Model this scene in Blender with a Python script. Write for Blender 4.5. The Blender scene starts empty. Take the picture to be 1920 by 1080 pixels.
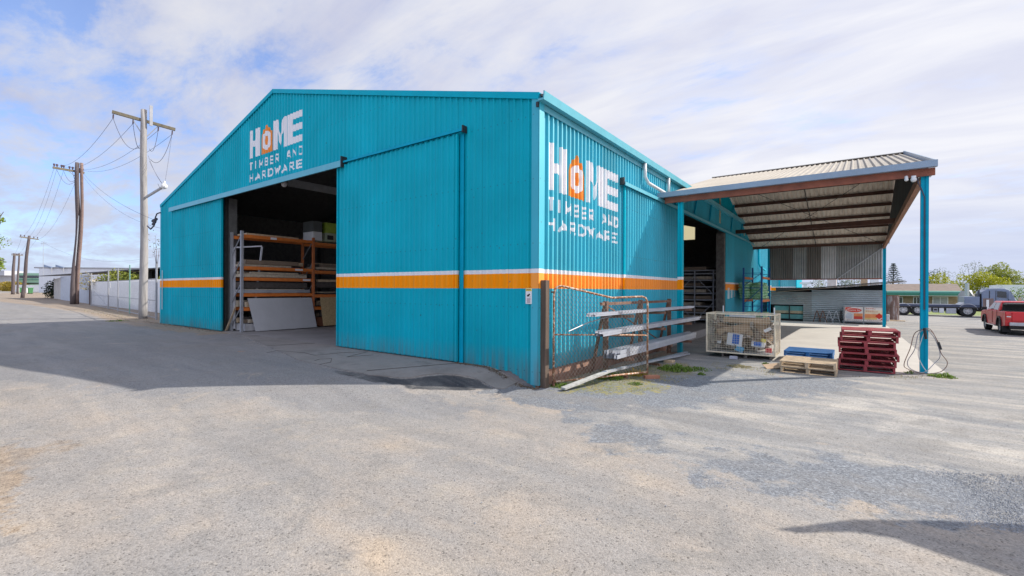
import bpy, bmesh, math, random
import numpy as np
from mathutils import Vector, Matrix
random.seed(7)
SC=bpy.context.scene
# ---------------------------------------------------------------- camera
F=867.03; Y0=542.9; ROLL=.005; TH=.9353; EYE=2.05; CX,CY=5.317,-8.104
cam_d=bpy.data.cameras.new("camera"); cam=bpy.data.objects.new("camera",cam_d); SC.collection.objects.link(cam)
cam_d.sensor_width=36; cam_d.lens=F/1920*36; cam_d.shift_y=(Y0-540)/1920; cam_d.clip_start=.05; cam_d.clip_end=6000
cam.matrix_world=Matrix.Translation((CX,CY,EYE))@Matrix.Rotation(math.pi/2-TH,4,'Z')@Matrix.Rotation(math.pi/2,4,'X')@Matrix.Rotation(ROLL,4,'Z')
SC.camera=cam
# ---------------------------------------------------------------- sun and sky
SEL=math.radians(38.5); SX,SY=.665,.747            # towards the sun (world x, y)
sd=Vector((SX*math.cos(SEL),SY*math.cos(SEL),math.sin(SEL)))
sun_d=bpy.data.lights.new("sun",'SUN'); sun_d.energy=3.25; sun_d.angle=math.radians(.55); sun_d.color=(1,.93,.82)
sun=bpy.data.objects.new("sun",sun_d); SC.collection.objects.link(sun); sun.location=(40,50,60)
sun.rotation_euler=(-sd).to_track_quat('-Z','Y').to_euler()
W=bpy.data.worlds.new("World"); SC.world=W; W.use_nodes=True
nt=W.node_tree; nt.nodes.clear()
def N(nt,t,**k):
    n=nt.nodes.new(t)
    for a,b in k.items():
        if a.startswith('i_'):
            key=a[2:]; key=int(key) if key.isdigit() else key.replace('_',' ')
            n.inputs[key].default_value=b
        else: setattr(n,a,b)
    return n
def mth(nt,op,a,b=None,c=None,clamp=False):
    n=nt.nodes.new('ShaderNodeMath'); n.operation=op; n.use_clamp=clamp
    for i,v in enumerate((a,b,c)):
        if v is None: continue
        if isinstance(v,(int,float)): n.inputs[i].default_value=v
        else: nt.links.new(v,n.inputs[i])
    return n.outputs[0]
def ramp(nt,src,stops):
    n=nt.nodes.new('ShaderNodeValToRGB'); e=n.color_ramp.elements
    while len(e)<len(stops): e.new(.5)
    for el,(p,c) in zip(e,stops):
        el.position=p; el.color=(c,c,c,1) if isinstance(c,(int,float)) else (*c,1)
    nt.links.new(src,n.inputs[0]); return n.outputs[0]
def mixc(nt,f,a,b,mode='MIX'):
    n=nt.nodes.new('ShaderNodeMix'); n.data_type='RGBA'; n.blend_type=mode
    for i,v in ((0,f),(6,a),(7,b)):
        if isinstance(v,(int,float)): n.inputs[i].default_value=v
        elif isinstance(v,tuple): n.inputs[i].default_value=(*v,1)
        else: nt.links.new(v,n.inputs[i])
    return n.outputs[2]
out=N(nt,'ShaderNodeOutputWorld'); bg=N(nt,'ShaderNodeBackground')
sky=N(nt,'ShaderNodeTexSky',sky_type='NISHITA',sun_disc=False,sun_elevation=SEL,sun_rotation=math.atan2(SX,SY),altitude=150,air_density=1.0,dust_density=.6,ozone_density=2.2)
tc=N(nt,'ShaderNodeTexCoord'); sep=N(nt,'ShaderNodeSeparateXYZ'); nt.links.new(tc.outputs['Generated'],sep.inputs[0])
zz=mth(nt,'MAXIMUM',sep.outputs[2],.0); zd=mth(nt,'ADD',zz,.16)
comb=N(nt,'ShaderNodeCombineXYZ')
nt.links.new(mth(nt,'DIVIDE',sep.outputs[0],zd),comb.inputs[0]); nt.links.new(mth(nt,'DIVIDE',sep.outputs[1],zd),comb.inputs[1])
mp=N(nt,'ShaderNodeMapping'); mp.inputs['Rotation'].default_value=(0,0,math.radians(20)); mp.inputs['Scale'].default_value=(1.0,1.7,1); mp.inputs['Location'].default_value=(2.3,1.1,0)
nt.links.new(comb.outputs[0],mp.inputs[0])
n1=N(nt,'ShaderNodeTexNoise',i_Scale=1.7,i_Detail=11.0,i_Roughness=.66,i_Distortion=.25); nt.links.new(mp.outputs[0],n1.inputs['Vector'])
mp2=N(nt,'ShaderNodeMapping'); mp2.inputs['Rotation'].default_value=(0,0,math.radians(38)); mp2.inputs['Scale'].default_value=(.8,2.2,1); nt.links.new(comb.outputs[0],mp2.inputs[0])
n2=N(nt,'ShaderNodeTexNoise',i_Scale=1.5,i_Detail=6.0,i_Roughness=.55,i_Distortion=.5); nt.links.new(mp2.outputs[0],n2.inputs['Vector'])
# more cloud to the right of the shed, gaps to the left of it
side=mth(nt,'ADD',mth(nt,'MULTIPLY',sep.outputs[0],.8047),mth(nt,'MULTIPLY',sep.outputs[1],.5937))
dens=mth(nt,'ADD',mth(nt,'MULTIPLY',n1.outputs[0],.72),mth(nt,'MULTIPLY',n2.outputs[0],.28))
dens=mth(nt,'ADD',dens,mth(nt,'MULTIPLY',side,.13))
cov=ramp(nt,dens,[(.34,.22),(.41,.66),(.47,.90),(.55,1.0)])
shade=ramp(nt,mth(nt,'ADD',n2.outputs[0],mth(nt,'MULTIPLY',side,.12)),[(.28,(.66,.685,.855)),(.50,(.79,.81,.925)),(.72,(.93,.935,.985))])
SKYK=.125
skyc=N(nt,'ShaderNodeVectorMath',operation='SCALE'); nt.links.new(sky.outputs[0],skyc.inputs[0]); skyc.inputs['Scale'].default_value=1.0
back=mth(nt,'ADD',mth(nt,'MULTIPLY',sep.outputs[0],.5937),mth(nt,'MULTIPLY',sep.outputs[1],-.8047))
bk=mth(nt,'ADD',ramp(nt,mth(nt,'ADD',mth(nt,'MULTIPLY',back,.5),.5),[(.45,0.),(.85,1.)]),ramp(nt,sep.outputs[2],[(.60,0.),(.9,.6)]))  # added sky brightness behind the camera and overhead, fills the shaded sides
shade=mixc(nt,ramp(nt,sep.outputs[2],[(.0,.75),(.20,0.)]),shade,(.56,.63,.84))
cl=N(nt,'ShaderNodeVectorMath',operation='SCALE'); nt.links.new(shade,cl.inputs[0]); nt.links.new(mth(nt,'MULTIPLY',mth(nt,'MULTIPLY_ADD',bk,.55,1.),.50/SKYK),cl.inputs['Scale'])
skyt=mixc(nt,1.,skyc.outputs[0],(.66,.77,1.0),'MULTIPLY')
clt=N(nt,'ShaderNodeVectorMath',operation='SCALE'); nt.links.new(cl.outputs[0],clt.inputs[0]); nt.links.new(ramp(nt,mth(nt,'MULTIPLY_ADD',side,.5,.5),[(.15,.84),(.75,1.0)]),clt.inputs['Scale'])
mx=mixc(nt,cov,skyt,clt.outputs[0])
mx=mixc(nt,ramp(nt,sep.outputs[2],[(.0,.62),(.16,0.)]),mx,tuple(c/SKYK*.50 for c in (.60,.68,.90)))
nt.links.new(mx,bg.inputs[0]); bg.inputs[1].default_value=SKYK; nt.links.new(bg.outputs[0],out.inputs[0])
SC.view_settings.view_transform='Standard'; SC.view_settings.look='None'; SC.view_settings.gamma=1; SC.view_settings.exposure=1.02
SC.render.engine='CYCLES'
try: SC.cycles.max_bounces=8; SC.cycles.diffuse_bounces=4; SC.cycles.transparent_max_bounces=16
except Exception: pass
# ---------------------------------------------------------------- measuring helpers (sight lines to points on real planes)
cr=np.array([math.sin(TH),math.cos(TH)]); cf=np.array([-math.cos(TH),math.sin(TH)])
def ray(px,py):
    a=px-960;b=py-Y0; x=(a+ROLL*b)/(1+ROLL**2); y=(b-ROLL*a)/(1+ROLL**2)
    d=cr*x/F+cf; return d[0],d[1],-y/F
def on_z(px,py,z=0.):
    dx,dy,dz=ray(px,py); t=(z-EYE)/dz; return CX+dx*t,CY+dy*t
def on_y(px,py,y):
    dx,dy,dz=ray(px,py); t=(y-CY)/dy; return CX+dx*t,EYE+dz*t
def on_x(px,py,x):
    dx,dy,dz=ray(px,py); t=(x-CX)/dx; return CY+dy*t,EYE+dz*t
def far(px,py,Z):
    dx,dy,dz=ray(px,py); return Vector((CX+dx*Z,CY+dy*Z,EYE+dz*Z))
# ---------------------------------------------------------------- materials
MATS={}
def pos_node(nt):
    return N(nt,'ShaderNodeNewGeometry').outputs['Position']
def new_mat(name):
    m=bpy.data.materials.new(name); m.use_nodes=True; m.node_tree.nodes.clear()
    o=N(m.node_tree,'ShaderNodeOutputMaterial'); p=N(m.node_tree,'ShaderNodeBsdfPrincipled')
    m.node_tree.links.new(p.outputs[0],o.inputs[0]); return m,m.node_tree,p
def M(name,col,rough=.6,metal=0.,var=.18,scale=2.5,bump=0.,bscale=60,col2=None,thr=(.45,.7),stretch=None,spec=.5,fine=.08):
    if name in MATS: return MATS[name]
    m,nt,p=new_mat(name); P=pos_node(nt)
    if stretch:
        mp=N(nt,'ShaderNodeMapping'); mp.inputs['Scale'].default_value=stretch; nt.links.new(P,mp.inputs[0]); P=mp.outputs[0]
    n=N(nt,'ShaderNodeTexNoise',i_Scale=scale,i_Detail=6.,i_Roughness=.6); nt.links.new(P,n.inputs['Vector'])
    f=N(nt,'ShaderNodeTexNoise',i_Scale=scale*14,i_Detail=3.); nt.links.new(P,f.inputs['Vector'])
    lo=tuple(c*(1-var) for c in col); hi=tuple(min(1,c*(1+var)) for c in col)
    c=ramp(nt,n.outputs[0],[(.3,lo),(.7,hi)])
    if col2: c=mixc(nt,ramp(nt,n.outputs[0],[(thr[0],0.),(thr[1],1.)]),c,col2)
    g=mth(nt,'ADD',1-fine,mth(nt,'MULTIPLY',f.outputs[0],2*fine))
    cm=N(nt,'ShaderNodeVectorMath',operation='SCALE'); nt.links.new(c,cm.inputs[0]); nt.links.new(g,cm.inputs['Scale'])
    nt.links.new(cm.outputs[0],p.inputs['Base Color'])
    p.inputs['Metallic'].default_value=metal; p.inputs['Specular IOR Level'].default_value=spec
    nt.links.new(mth(nt,'ADD',rough-.08,mth(nt,'MULTIPLY',n.outputs[0],.16)),p.inputs['Roughness'])
    if bump:
        b=N(nt,'ShaderNodeBump',i_Strength=.6,i_Distance=bump); bn=N(nt,'ShaderNodeTexNoise',i_Scale=float(bscale),i_Detail=4.); nt.links.new(P,bn.inputs['Vector'])
        nt.links.new(bn.outputs[0],b.inputs['Height']); nt.links.new(b.outputs[0],p.inputs['Normal'])
    MATS[name]=m; return m
TEAL=(.0,.385,.505)
def cladding(name,teal=TEAL,spec=.12,rg=.34):
    """painted steel with a white line and an orange band at fixed heights, faint dirt near the ground"""
    m,nt,p=new_mat(name); P=pos_node(nt); s=N(nt,'ShaderNodeSeparateXYZ'); nt.links.new(P,s.inputs[0]); z=s.outputs[2]
    n=N(nt,'ShaderNodeTexNoise',i_Scale=.7,i_Detail=5.); nt.links.new(P,n.inputs['Vector'])
    mp=N(nt,'ShaderNodeMapping'); mp.inputs['Scale'].default_value=(5,5,.35); nt.links.new(P,mp.inputs[0])
    st=N(nt,'ShaderNodeTexNoise',i_Scale=2.,i_Detail=5.); nt.links.new(mp.outputs[0],st.inputs['Vector'])
    c=ramp(nt,n.outputs[0],[(.3,tuple(x*.90 for x in teal)),(.7,tuple(x*1.1 for x in teal))])
    c=mixc(nt,ramp(nt,st.outputs[0],[(.55,0.),(.8,.08)]),c,(.08,.30,.38))
    wob=mth(nt,'ADD',z,mth(nt,'MULTIPLY',mth(nt,'SUBTRACT',st.outputs[0],.5),.012))
    band=lambda a,b: mth(nt,'MULTIPLY',mth(nt,'GREATER_THAN',wob,a),mth(nt,'LESS_THAN',wob,b))
    oc=mixc(nt,ramp(nt,st.outputs[0],[(.5,0.),(.8,.35)]),(.92,.30,.0),(.90,.42,.06))
    c=mixc(nt,band(2.075,2.40),c,oc); c=mixc(nt,band(2.40,2.49),c,(.74,.75,.78))
    # splash dirt close to the ground
    d=mth(nt,'MULTIPLY',ramp(nt,mth(nt,'MULTIPLY',z,.5),[(.15,1.),(.42,0.)]),ramp(nt,st.outputs[0],[(.35,.1),(.70,.75)]))
    c=mixc(nt,d,c,(.13,.15,.15))
    # each sheet is a shade different, with rows of screws
    al=mth(nt,'ADD',s.outputs[0],mth(nt,'MULTIPLY',s.outputs[1],1.0)); pn=mth(nt,'FLOOR',mth(nt,'DIVIDE',al,.76)); wn=N(nt,'ShaderNodeTexWhiteNoise',noise_dimensions='1D'); nt.links.new(pn,wn.inputs['W'])
    sv=N(nt,'ShaderNodeVectorMath',operation='SCALE'); nt.links.new(c,sv.inputs[0]); nt.links.new(mth(nt,'MULTIPLY_ADD',wn.outputs[0],.14,.93),sv.inputs['Scale']); c=sv.outputs[0]
    lap=mth(nt,'LESS_THAN',mth(nt,'FRACT',mth(nt,'DIVIDE',al,.76)),.016); c=mixc(nt,mth(nt,'MULTIPLY',lap,.35),c,(.01,.10,.15))
    scr=mth(nt,'MULTIPLY',mth(nt,'LESS_THAN',mth(nt,'ABSOLUTE',mth(nt,'SUBTRACT',mth(nt,'FRACT',mth(nt,'DIVIDE',mth(nt,'ADD',z,.35),1.35)),.5)),.010),mth(nt,'LESS_THAN',mth(nt,'ABSOLUTE',mth(nt,'SUBTRACT',mth(nt,'FRACT',mth(nt,'DIVIDE',al,.19)),.30)),.07))
    c=mixc(nt,mth(nt,'MULTIPLY',scr,.55),c,(.02,.09,.13))
    sp=N(nt,'ShaderNodeTexVoronoi',i_Scale=2.3); nt.links.new(P,sp.inputs['Vector'])
    c=mixc(nt,ramp(nt,sp.outputs['Distance'],[(.035,.6),(.06,0.)]),c,(.03,.10,.13))
    nt.links.new(c,p.inputs['Base Color']); p.inputs['Specular IOR Level'].default_value=spec
    nt.links.new(mth(nt,'ADD',rg,mth(nt,'MULTIPLY',st.outputs[0],.2)),p.inputs['Roughness']); pass
    b=N(nt,'ShaderNodeBump',i_Strength=.25,i_Distance=.006); nt.links.new(n.outputs[0],b.inputs['Height']); nt.links.new(b.outputs[0],p.inputs['Normal'])
    MATS[name]=m; return m
clad=cladding('teal_cladding'); cladside=cladding('sunlit_teal_cladding',(.004,.385,.52),1.0,.52)  # copy of the same teal for the sunlit side, gloss raised for its sheen
teal=M('teal_trim',(.0,.375,.51),.5,spec=.12,var=.08,fine=.03)
tealdk=M('teal_steel',(.0,.33,.50),.5,spec=.12,var=.1)
teallt=M('pale_teal_flashing',(.10,.40,.50),.35,var=.08)
whitepaint=M('white_lettering',(.74,.74,.78),.4,var=.05,fine=.04)
orangepaint=M('orange_lettering',(.80,.24,.01),.4,var=.08)
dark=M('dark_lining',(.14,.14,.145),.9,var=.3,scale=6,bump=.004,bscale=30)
gapshade=M('gap_shade_black',(.01,.01,.01),.9)
conc=M('weathered_concrete',(.215,.20,.19),.85,var=.22,scale=1.6,col2=(.13,.125,.12),thr=(.56,.70),bump=.003,bscale=90,fine=.14)
floorc=M('shed_floor_concrete',(.21,.20,.20),.75,var=.2,scale=.8,bump=.002,fine=.1)
slabc=M('pale_concrete',(.40,.38,.355),.85,var=.10,scale=.9,bump=.002,fine=.10)
brick=M('plinth_brick',(.30,.17,.125),.9,var=.25,scale=5,bump=.004)
rust=M('rusty_steel',(.17,.085,.055),.85,var=.4,scale=8,bump=.002,col2=(.30,.22,.17),thr=(.55,.75))
rusttube=M('rusted_gate_tube',(.30,.14,.07),.8,var=.35,scale=16,col2=(.62,.52,.42),thr=(.5,.62))
oxide=M('red_oxide_steel',(.27,.085,.05),.75,var=.25,scale=4)
brownst=M('brown_purlin',(.085,.04,.03),.8,var=.3,scale=4)
galv=M('galvanised_steel',(.46,.48,.52),.42,metal=.55,var=.14,scale=5)
galvmat=M('old_zinc_sheet',(.31,.32,.32),.55,metal=.35,var=.22,scale=1.3,col2=(.26,.24,.21),thr=(.55,.75))
zincold=M('weathered_zinc_sheet',(.17,.16,.15),.7,metal=.2,var=.25,scale=1.5,stretch=(1,1,.25))
zincnew=M('bright_zinc_sheet',(.48,.49,.50),.5,metal=.3,var=.12,scale=2)
roofw=M('cream_grey_roof_sheet',(.36,.335,.30),.85,spec=.1,metal=.0,var=.14,scale=1.1,stretch=(.4,.25,.25),fine=.05)
roofunder=M('roof_sheet_underside',(.60,.53,.46),.7,var=.3,scale=1.8,stretch=(2.5,.5,.5),col2=(.30,.26,.23),thr=(.55,.75))
bluegrey=M('blue_grey_gutter',(.25,.33,.43),.4,var=.10)
whitepipe=M('white_pipe',(.62,.64,.66),.4,var=.08)
wood=M('weathered_timber',(.22,.17,.13),.9,var=.3,scale=6,bump=.003,stretch=(1,1,.15))
polewood=M('grey_pole_timber',(.31,.30,.30),.9,var=.35,scale=3.5,bump=.03,bscale=9,stretch=(3,3,.25),col2=(.24,.21,.19),thr=(.55,.75))
polebrown=M('brown_pole_timber',(.105,.085,.088),.9,var=.3,scale=5,bump=.008,stretch=(3,3,.25))
palletw=M('pallet_pine',(.48,.37,.25),.85,var=.25,scale=7,fine=.15)
palletr=M('pallet_red_paint',(.30,.042,.052),.75,var=.25,scale=5,col2=(.33,.10,.09),thr=(.55,.8),fine=.1)
palletb=M('pallet_blue_paint',(.015,.12,.33),.7,var=.25,scale=5,col2=(.16,.22,.32),thr=(.6,.8))
palletold=M('pallet_grey_timber',(.20,.18,.165),.9,var=.3,scale=7)
rackor=M('rack_orange',(.62,.17,.03),.5,var=.15,scale=6)
rackgr=M('rack_grey',(.32,.33,.36),.5,metal=.3,var=.12)
rackbl=M('rack_blue',(.01,.10,.32),.45,var=.12)
cardb=M('cardboard',(.42,.30,.20),.9,var=.15,scale=5)
plaster=M('grey_sheet_board',(.40,.41,.44),.9,var=.06,scale=2)
osb=M('strand_board',(.42,.31,.17),.85,var=.35,scale=22,fine=.2)
packdk=M('dark_timber_pack',(.07,.06,.055),.9,var=.3,scale=9)
packlt=M('pale_timber_pack',(.42,.36,.28),.85,var=.25,scale=9)
white=M('white_paint',(.70,.71,.73),.6,var=.07,scale=1.5)
whitesheet=M('white_sheet',(.76,.78,.83),.6,var=.06,scale=.8)
whiteblock=M('whitewashed_block',(.52,.49,.46),.85,var=.14,scale=1.2,bump=.006,bscale=6)
cream=M('cream_wall',(.55,.50,.43),.85,var=.12,scale=.6)
black=M('black_plastic',(.018,.018,.02),.5,var=.2)
wiremat=M('black_cable',(.06,.06,.09),.7)
greenp=M('mint_wall',(.30,.50,.36),.7,var=.08)
greendk=M('green_bin_plastic',(.06,.20,.08),.5,var=.1)
greentr=M('green_paint',(.05,.22,.18),.5,var=.1)
glassdk=M('dark_window_glass',(.03,.035,.045),.12,var=.2,spec=.8)
glassbl=M('window_blind',(.33,.34,.35),.3,var=.15)
bags=M('green_bag_plastic',(.28,.58,.33),.4,var=.35,scale=9,col2=(.55,.66,.50),thr=(.55,.62))
chartr=M('lime_carton',(.32,.44,.06),.6,var=.2,scale=5)
tyre=M('tyre_rubber',(.022,.022,.024),.8,var=.2)
alloy=M('alloy_rim',(.55,.56,.58),.35,metal=.6,var=.1)
redcar=M('red_car_paint',(.62,.008,.016),.3,var=.05,spec=.7)
cabp=M('slate_blue_truck_paint',(.19,.23,.33),.35,var=.1)
chrome=M('polished_steel',(.6,.6,.62),.2,metal=.8,var=.05)
lamp_red=M('red_lamp_lens',(.55,.05,.04),.25,var=.1)
brickh=M('tan_house_brick',(.30,.22,.14),.9,var=.2,scale=3)
roofbr=M('brown_roof_tile',(.20,.155,.13),.85,var=.2,scale=2)
yellow=M('yellow_paint',(.80,.62,.03),.5)
redp=M('poster_red',(.62,.05,.03),.4); orangep=M('poster_orange',(.80,.28,.10),.4); creamp=M('poster_cream',(.75,.62,.45),.4); pinkp=M('poster_white',(.75,.70,.68),.4)
bluec=M('blue_carton_print',(.03,.14,.50),.5); silver=M('silver_steel_section',(.52,.55,.62),.35,metal=.45,var=.12,scale=4)
rimgrey=M('grey_hub',(.3,.31,.33),.5,metal=.4)
trans,ntt,pt=new_mat('translucent_sheet'); pt.inputs['Base Color'].default_value=(.80,.78,.66,1); pt.inputs['Roughness'].default_value=.6; pt.inputs['Transmission Weight'].default_value=.0
_t=N(ntt,'ShaderNodeBsdfTranslucent'); _t.inputs[0].default_value=(.75,.72,.58,1); _m=N(ntt,'ShaderNodeMixShader',i_0=.75); ntt.links.new(pt.outputs[0],_m.inputs[1]); ntt.links.new(_t.outputs[0],_m.inputs[2])
ntt.links.new(_m.outputs[0],[n for n in ntt.nodes if n.type=='OUTPUT_MATERIAL'][0].inputs[0])
def leafm(name,c,c2,sc=1.2):
    m,nt,p=new_mat(name); P=pos_node(nt)
    n=N(nt,'ShaderNodeTexNoise',i_Scale=sc,i_Detail=3.); nt.links.new(P,n.inputs['Vector'])
    f=N(nt,'ShaderNodeTexNoise',i_Scale=sc*9,i_Detail=1.); nt.links.new(P,f.inputs['Vector'])
    s=mth(nt,'ADD',mth(nt,'MULTIPLY',n.outputs[0],.5),mth(nt,'MULTIPLY',f.outputs[0],.5))
    nt.links.new(ramp(nt,s,[(.35,c),(.62,c2)]),p.inputs['Base Color']); p.inputs['Roughness'].default_value=.6
    t=N(nt,'ShaderNodeBsdfTranslucent'); nt.links.new(ramp(nt,s,[(.35,c),(.62,c2)]),t.inputs[0])
    mx=N(nt,'ShaderNodeMixShader',i_0=.35); nt.links.new(p.outputs[0],mx.inputs[1]); nt.links.new(t.outputs[0],mx.inputs[2])
    o=[q for q in nt.nodes if q.type=='OUTPUT_MATERIAL'][0]; nt.links.new(mx.outputs[0],o.inputs[0]); return m
leaf_y=leafm('yellow_green_leaf',(.18,.22,.015),(.45,.44,.02)); leaf_g=leafm('bright_green_leaf',(.06,.13,.02),(.20,.28,.03),2)
leaf_d=leafm('dark_green_leaf',(.02,.05,.02),(.06,.10,.035)); leaf_s=leafm('sparse_grey_green_leaf',(.08,.11,.05),(.20,.22,.09))
leaf_o=leafm('golden_shrub_leaf',(.10,.12,.02),(.50,.33,.03),2.5); weedm=leafm('weed_green',(.05,.10,.02),(.22,.33,.05),9)
drygr=leafm('dry_grass',(.20,.17,.09),(.42,.38,.22),6)
# ---------------------------------------------------------------- object helpers
COL=SC.collection
def wloc(o):
    v=Vector((0,0,0))
    while o is not None: v+=o.location; o=o.parent
    return v
def tag(o,label=None,cat=None,group=None,kind=None):
    if label: o['label']=label
    if cat: o['category']=cat
    if group: o['group']=group
    if kind: o['kind']=kind
    return o
def thing(name,label,cat,loc=(0,0,0),group=None):
    o=bpy.data.objects.new(name,None); COL.objects.link(o); o.location=loc; o.empty_display_size=.2
    return tag(o,label,cat,group)
def copy_tree(o,parent=None):
    c=o.copy(); COL.objects.link(c); c.parent=parent
    for ch in list(o.children): copy_tree(ch,c)
    return c
class MB:
    def __init__(s): s.v=[]; s.f=[]; s.sm=False
    def add(s,vs,fs):
        b=len(s.v); s.v+= [tuple(v) for v in vs]; s.f+=[tuple(i+b for i in f) for f in fs]; return s
    def box(s,x0,x1,y0,y1,z0,z1):
        return s.add([(x,y,z) for z in (z0,z1) for y in (y0,y1) for x in (x0,x1)],[(0,2,3,1),(4,5,7,6),(0,1,5,4),(2,6,7,3),(0,4,6,2),(1,3,7,5)])
    def bar(s,p,q,w,h,up=(0,0,1)):
        p=Vector(p);q=Vector(q);d=(q-p).normalized(); u=Vector(up)
        if abs(d.dot(u))>.98: u=Vector((1,0,0))
        a=d.cross(u).normalized()*w/2; b=a.cross(d).normalized()*h/2
        return s.add([p-a-b,p+a-b,p+a+b,p-a+b,q-a-b,q+a-b,q+a+b,q-a+b],[(3,2,1,0),(4,5,6,7),(0,1,5,4),(1,2,6,5),(2,3,7,6),(3,0,4,7)])
    def tube(s,pts,r,n=8,cap=True):
        pts=[Vector(p) for p in pts]; R=r if isinstance(r,(list,tuple)) else [r]*len(pts)
        b=len(s.v); prev=None
        for i,p in enumerate(pts):
            d=(pts[min(i+1,len(pts)-1)]-pts[max(i-1,0)]).normalized()
            if prev is None:
                u=Vector((0,0,1)) if abs(d.z)<.9 else Vector((1,0,0)); a=d.cross(u).normalized()
            else: a=(prev-d*prev.dot(d)).normalized()
            prev=a; c=d.cross(a)
            for k in range(n):
                t=2*math.pi*k/n; s.v.append(tuple(p+(a*math.cos(t)+c*math.sin(t))*R[i]))
        for i in range(len(pts)-1):
            for k in range(n):
                k2=(k+1)%n; s.f.append((b+i*n+k,b+i*n+k2,b+(i+1)*n+k2,b+(i+1)*n+k))
        if cap: s.f.append(tuple(b+k for k in reversed(range(n)))); s.f.append(tuple(b+(len(pts)-1)*n+k for k in range(n)))
        return s
    def prism(s,poly,axis,a0,a1):
        """poly: 2D points; axis 'y' -> (x,z) outline extruded in y, 'x' -> (y,z), 'z' -> (x,y)"""
        def mk(p,a):
            return {'y':(p[0],a,p[1]),'x':(a,p[0],p[1]),'z':(p[0],p[1],a)}[axis]
        n=len(poly)
        return s.add([mk(p,a0) for p in poly]+[mk(p,a1) for p in poly],[tuple(range(n)),tuple(range(2*n-1,n-1,-1))]+[(i,i+n,(i+1)%n+n,(i+1)%n) for i in range(n)])
    def quad(s,a,b,c,d): return s.add([a,b,c,d],[(0,1,2,3)])
    def sheet(s,O,U,V,Nn,a0,a1,v0,v1,kind='trap',pitch=.19,h=.032,extra=()):
        O=Vector(O);U=Vector(U);V=Vector(V);Nn=Vector(Nn)
        cols=sorted(set([round(x,4) for x in breaks(a0,a1,kind,pitch)+[e for e in extra if a0<e<a1]]))
        f0=v0 if callable(v0) else (lambda a:v0); f1=v1 if callable(v1) else (lambda a:v1)
        b=len(s.v)
        for a in cols:
            o=prof(a,kind,pitch,h)
            s.v.append(tuple(O+U*a+V*f0(a)+Nn*o)); s.v.append(tuple(O+U*a+V*f1(a)+Nn*o))
        for i in range(len(cols)-1): s.f.append((b+2*i,b+2*i+2,b+2*i+3,b+2*i+1))
        return s
    def build(s,name,mat,parent=None,smooth=False,bevel=0):
        me=bpy.data.meshes.new(name); off=wloc(parent) if parent else Vector((0,0,0))
        me.from_pydata([(v[0]-off.x,v[1]-off.y,v[2]-off.z) for v in s.v],[],s.f); me.materials.append(mat)
        if bevel:
            bm=bmesh.new(); bm.from_mesh(me); bmesh.ops.bevel(bm,geom=[e for e in bm.edges if e.calc_face_angle(0)>.6],offset=bevel,segments=2,affect='EDGES',profile=.6); bm.to_mesh(me); bm.free()
        bm=bmesh.new(); bm.from_mesh(me)
        if all(not e.is_boundary for e in bm.edges): bmesh.ops.recalc_face_normals(bm,faces=bm.faces); bm.to_mesh(me)
        bm.free()
        if smooth:
            for p in me.polygons: p.use_smooth=True
        o=bpy.data.objects.new(name,me); COL.objects.link(o)
        if parent: o.parent=parent
        return o
def breaks(a0,a1,kind,pitch):
    r=[a0,a1]
    if kind=='trap': fr=(0,.60,.70,.88)
    elif kind=='sine': fr=tuple(i/6 for i in range(6))
    else: fr=()
    k=math.floor(a0/pitch)-1
    while k*pitch<a1:
        for f in fr:
            x=(k+f)*pitch
            if a0<x<a1: r.append(x)
        k+=1
    return r
def prof(a,kind,pitch,h):
    t=(a/pitch)%1
    if t>.9999: t=0
    if kind=='trap':
        if t<=.6: return 0
        if t<=.70: return h*(t-.6)/.10
        if t<=.88: return h
        return h*(1-(t-.88)/.12)
    if kind=='sine': return h*.5*(1+math.cos(2*math.pi*t))
    return 0
def text_polys(body,width,height,bold=0.):
    cu=bpy.data.curves.new('t','FONT'); cu.body=body; cu.fill_mode='FRONT'; cu.offset=bold; cu.resolution_u=3; cu.space_character=1.22
    ob=bpy.data.objects.new('t',cu); COL.objects.link(ob); bpy.context.view_layer.update()
    dg=bpy.context.evaluated_depsgraph_get(); me=bpy.data.meshes.new_from_object(ob.evaluated_get(dg))
    v=np.array([x.co[:2] for x in me.vertices]); mn=v.min(0); mxx=v.max(0)
    vs=(v-mn)/(mxx-mn)*np.array([width,height]); fs=[tuple(p.vertices) for p in me.polygons]
    bpy.data.objects.remove(ob); bpy.data.meshes.remove(me); bpy.data.curves.remove(cu); return vs.tolist(),fs
def on_ribs(name,mat,parent,flat,O,U,V,Nn,eps,kind='trap',pitch=.19,h=.032):
    """flat = list of (verts2d,faces); cut where the ribs bend and lay it on the sheet"""
    bm=bmesh.new()
    for vs,fs in flat:
        bv=[bm.verts.new((x,y,0)) for x,y in vs]
        for f in fs:
            try: bm.faces.new([bv[i] for i in f])
            except ValueError: pass
    xs=[v.co.x for v in bm.verts]; lo,hi=min(xs),max(xs)
    for b in breaks(lo,hi,kind,pitch)[2:]:
        bmesh.ops.bisect_plane(bm,geom=bm.verts[:]+bm.edges[:]+bm.faces[:],dist=1e-5,plane_co=(b,0,0),plane_no=(1,0,0))
    O=Vector(O);U=Vector(U);V=Vector(V);Nn=Vector(Nn); off=wloc(parent)
    for v in bm.verts: v.co=O+U*v.co.x+V*v.co.y+Nn*(prof(round(v.co.x,5),kind,pitch,h)+eps)-off
    me=bpy.data.meshes.new(name); bm.to_mesh(me); bm.free(); me.materials.append(mat)
    o=bpy.data.objects.new(name,me); COL.objects.link(o); o.parent=parent; return o
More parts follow.
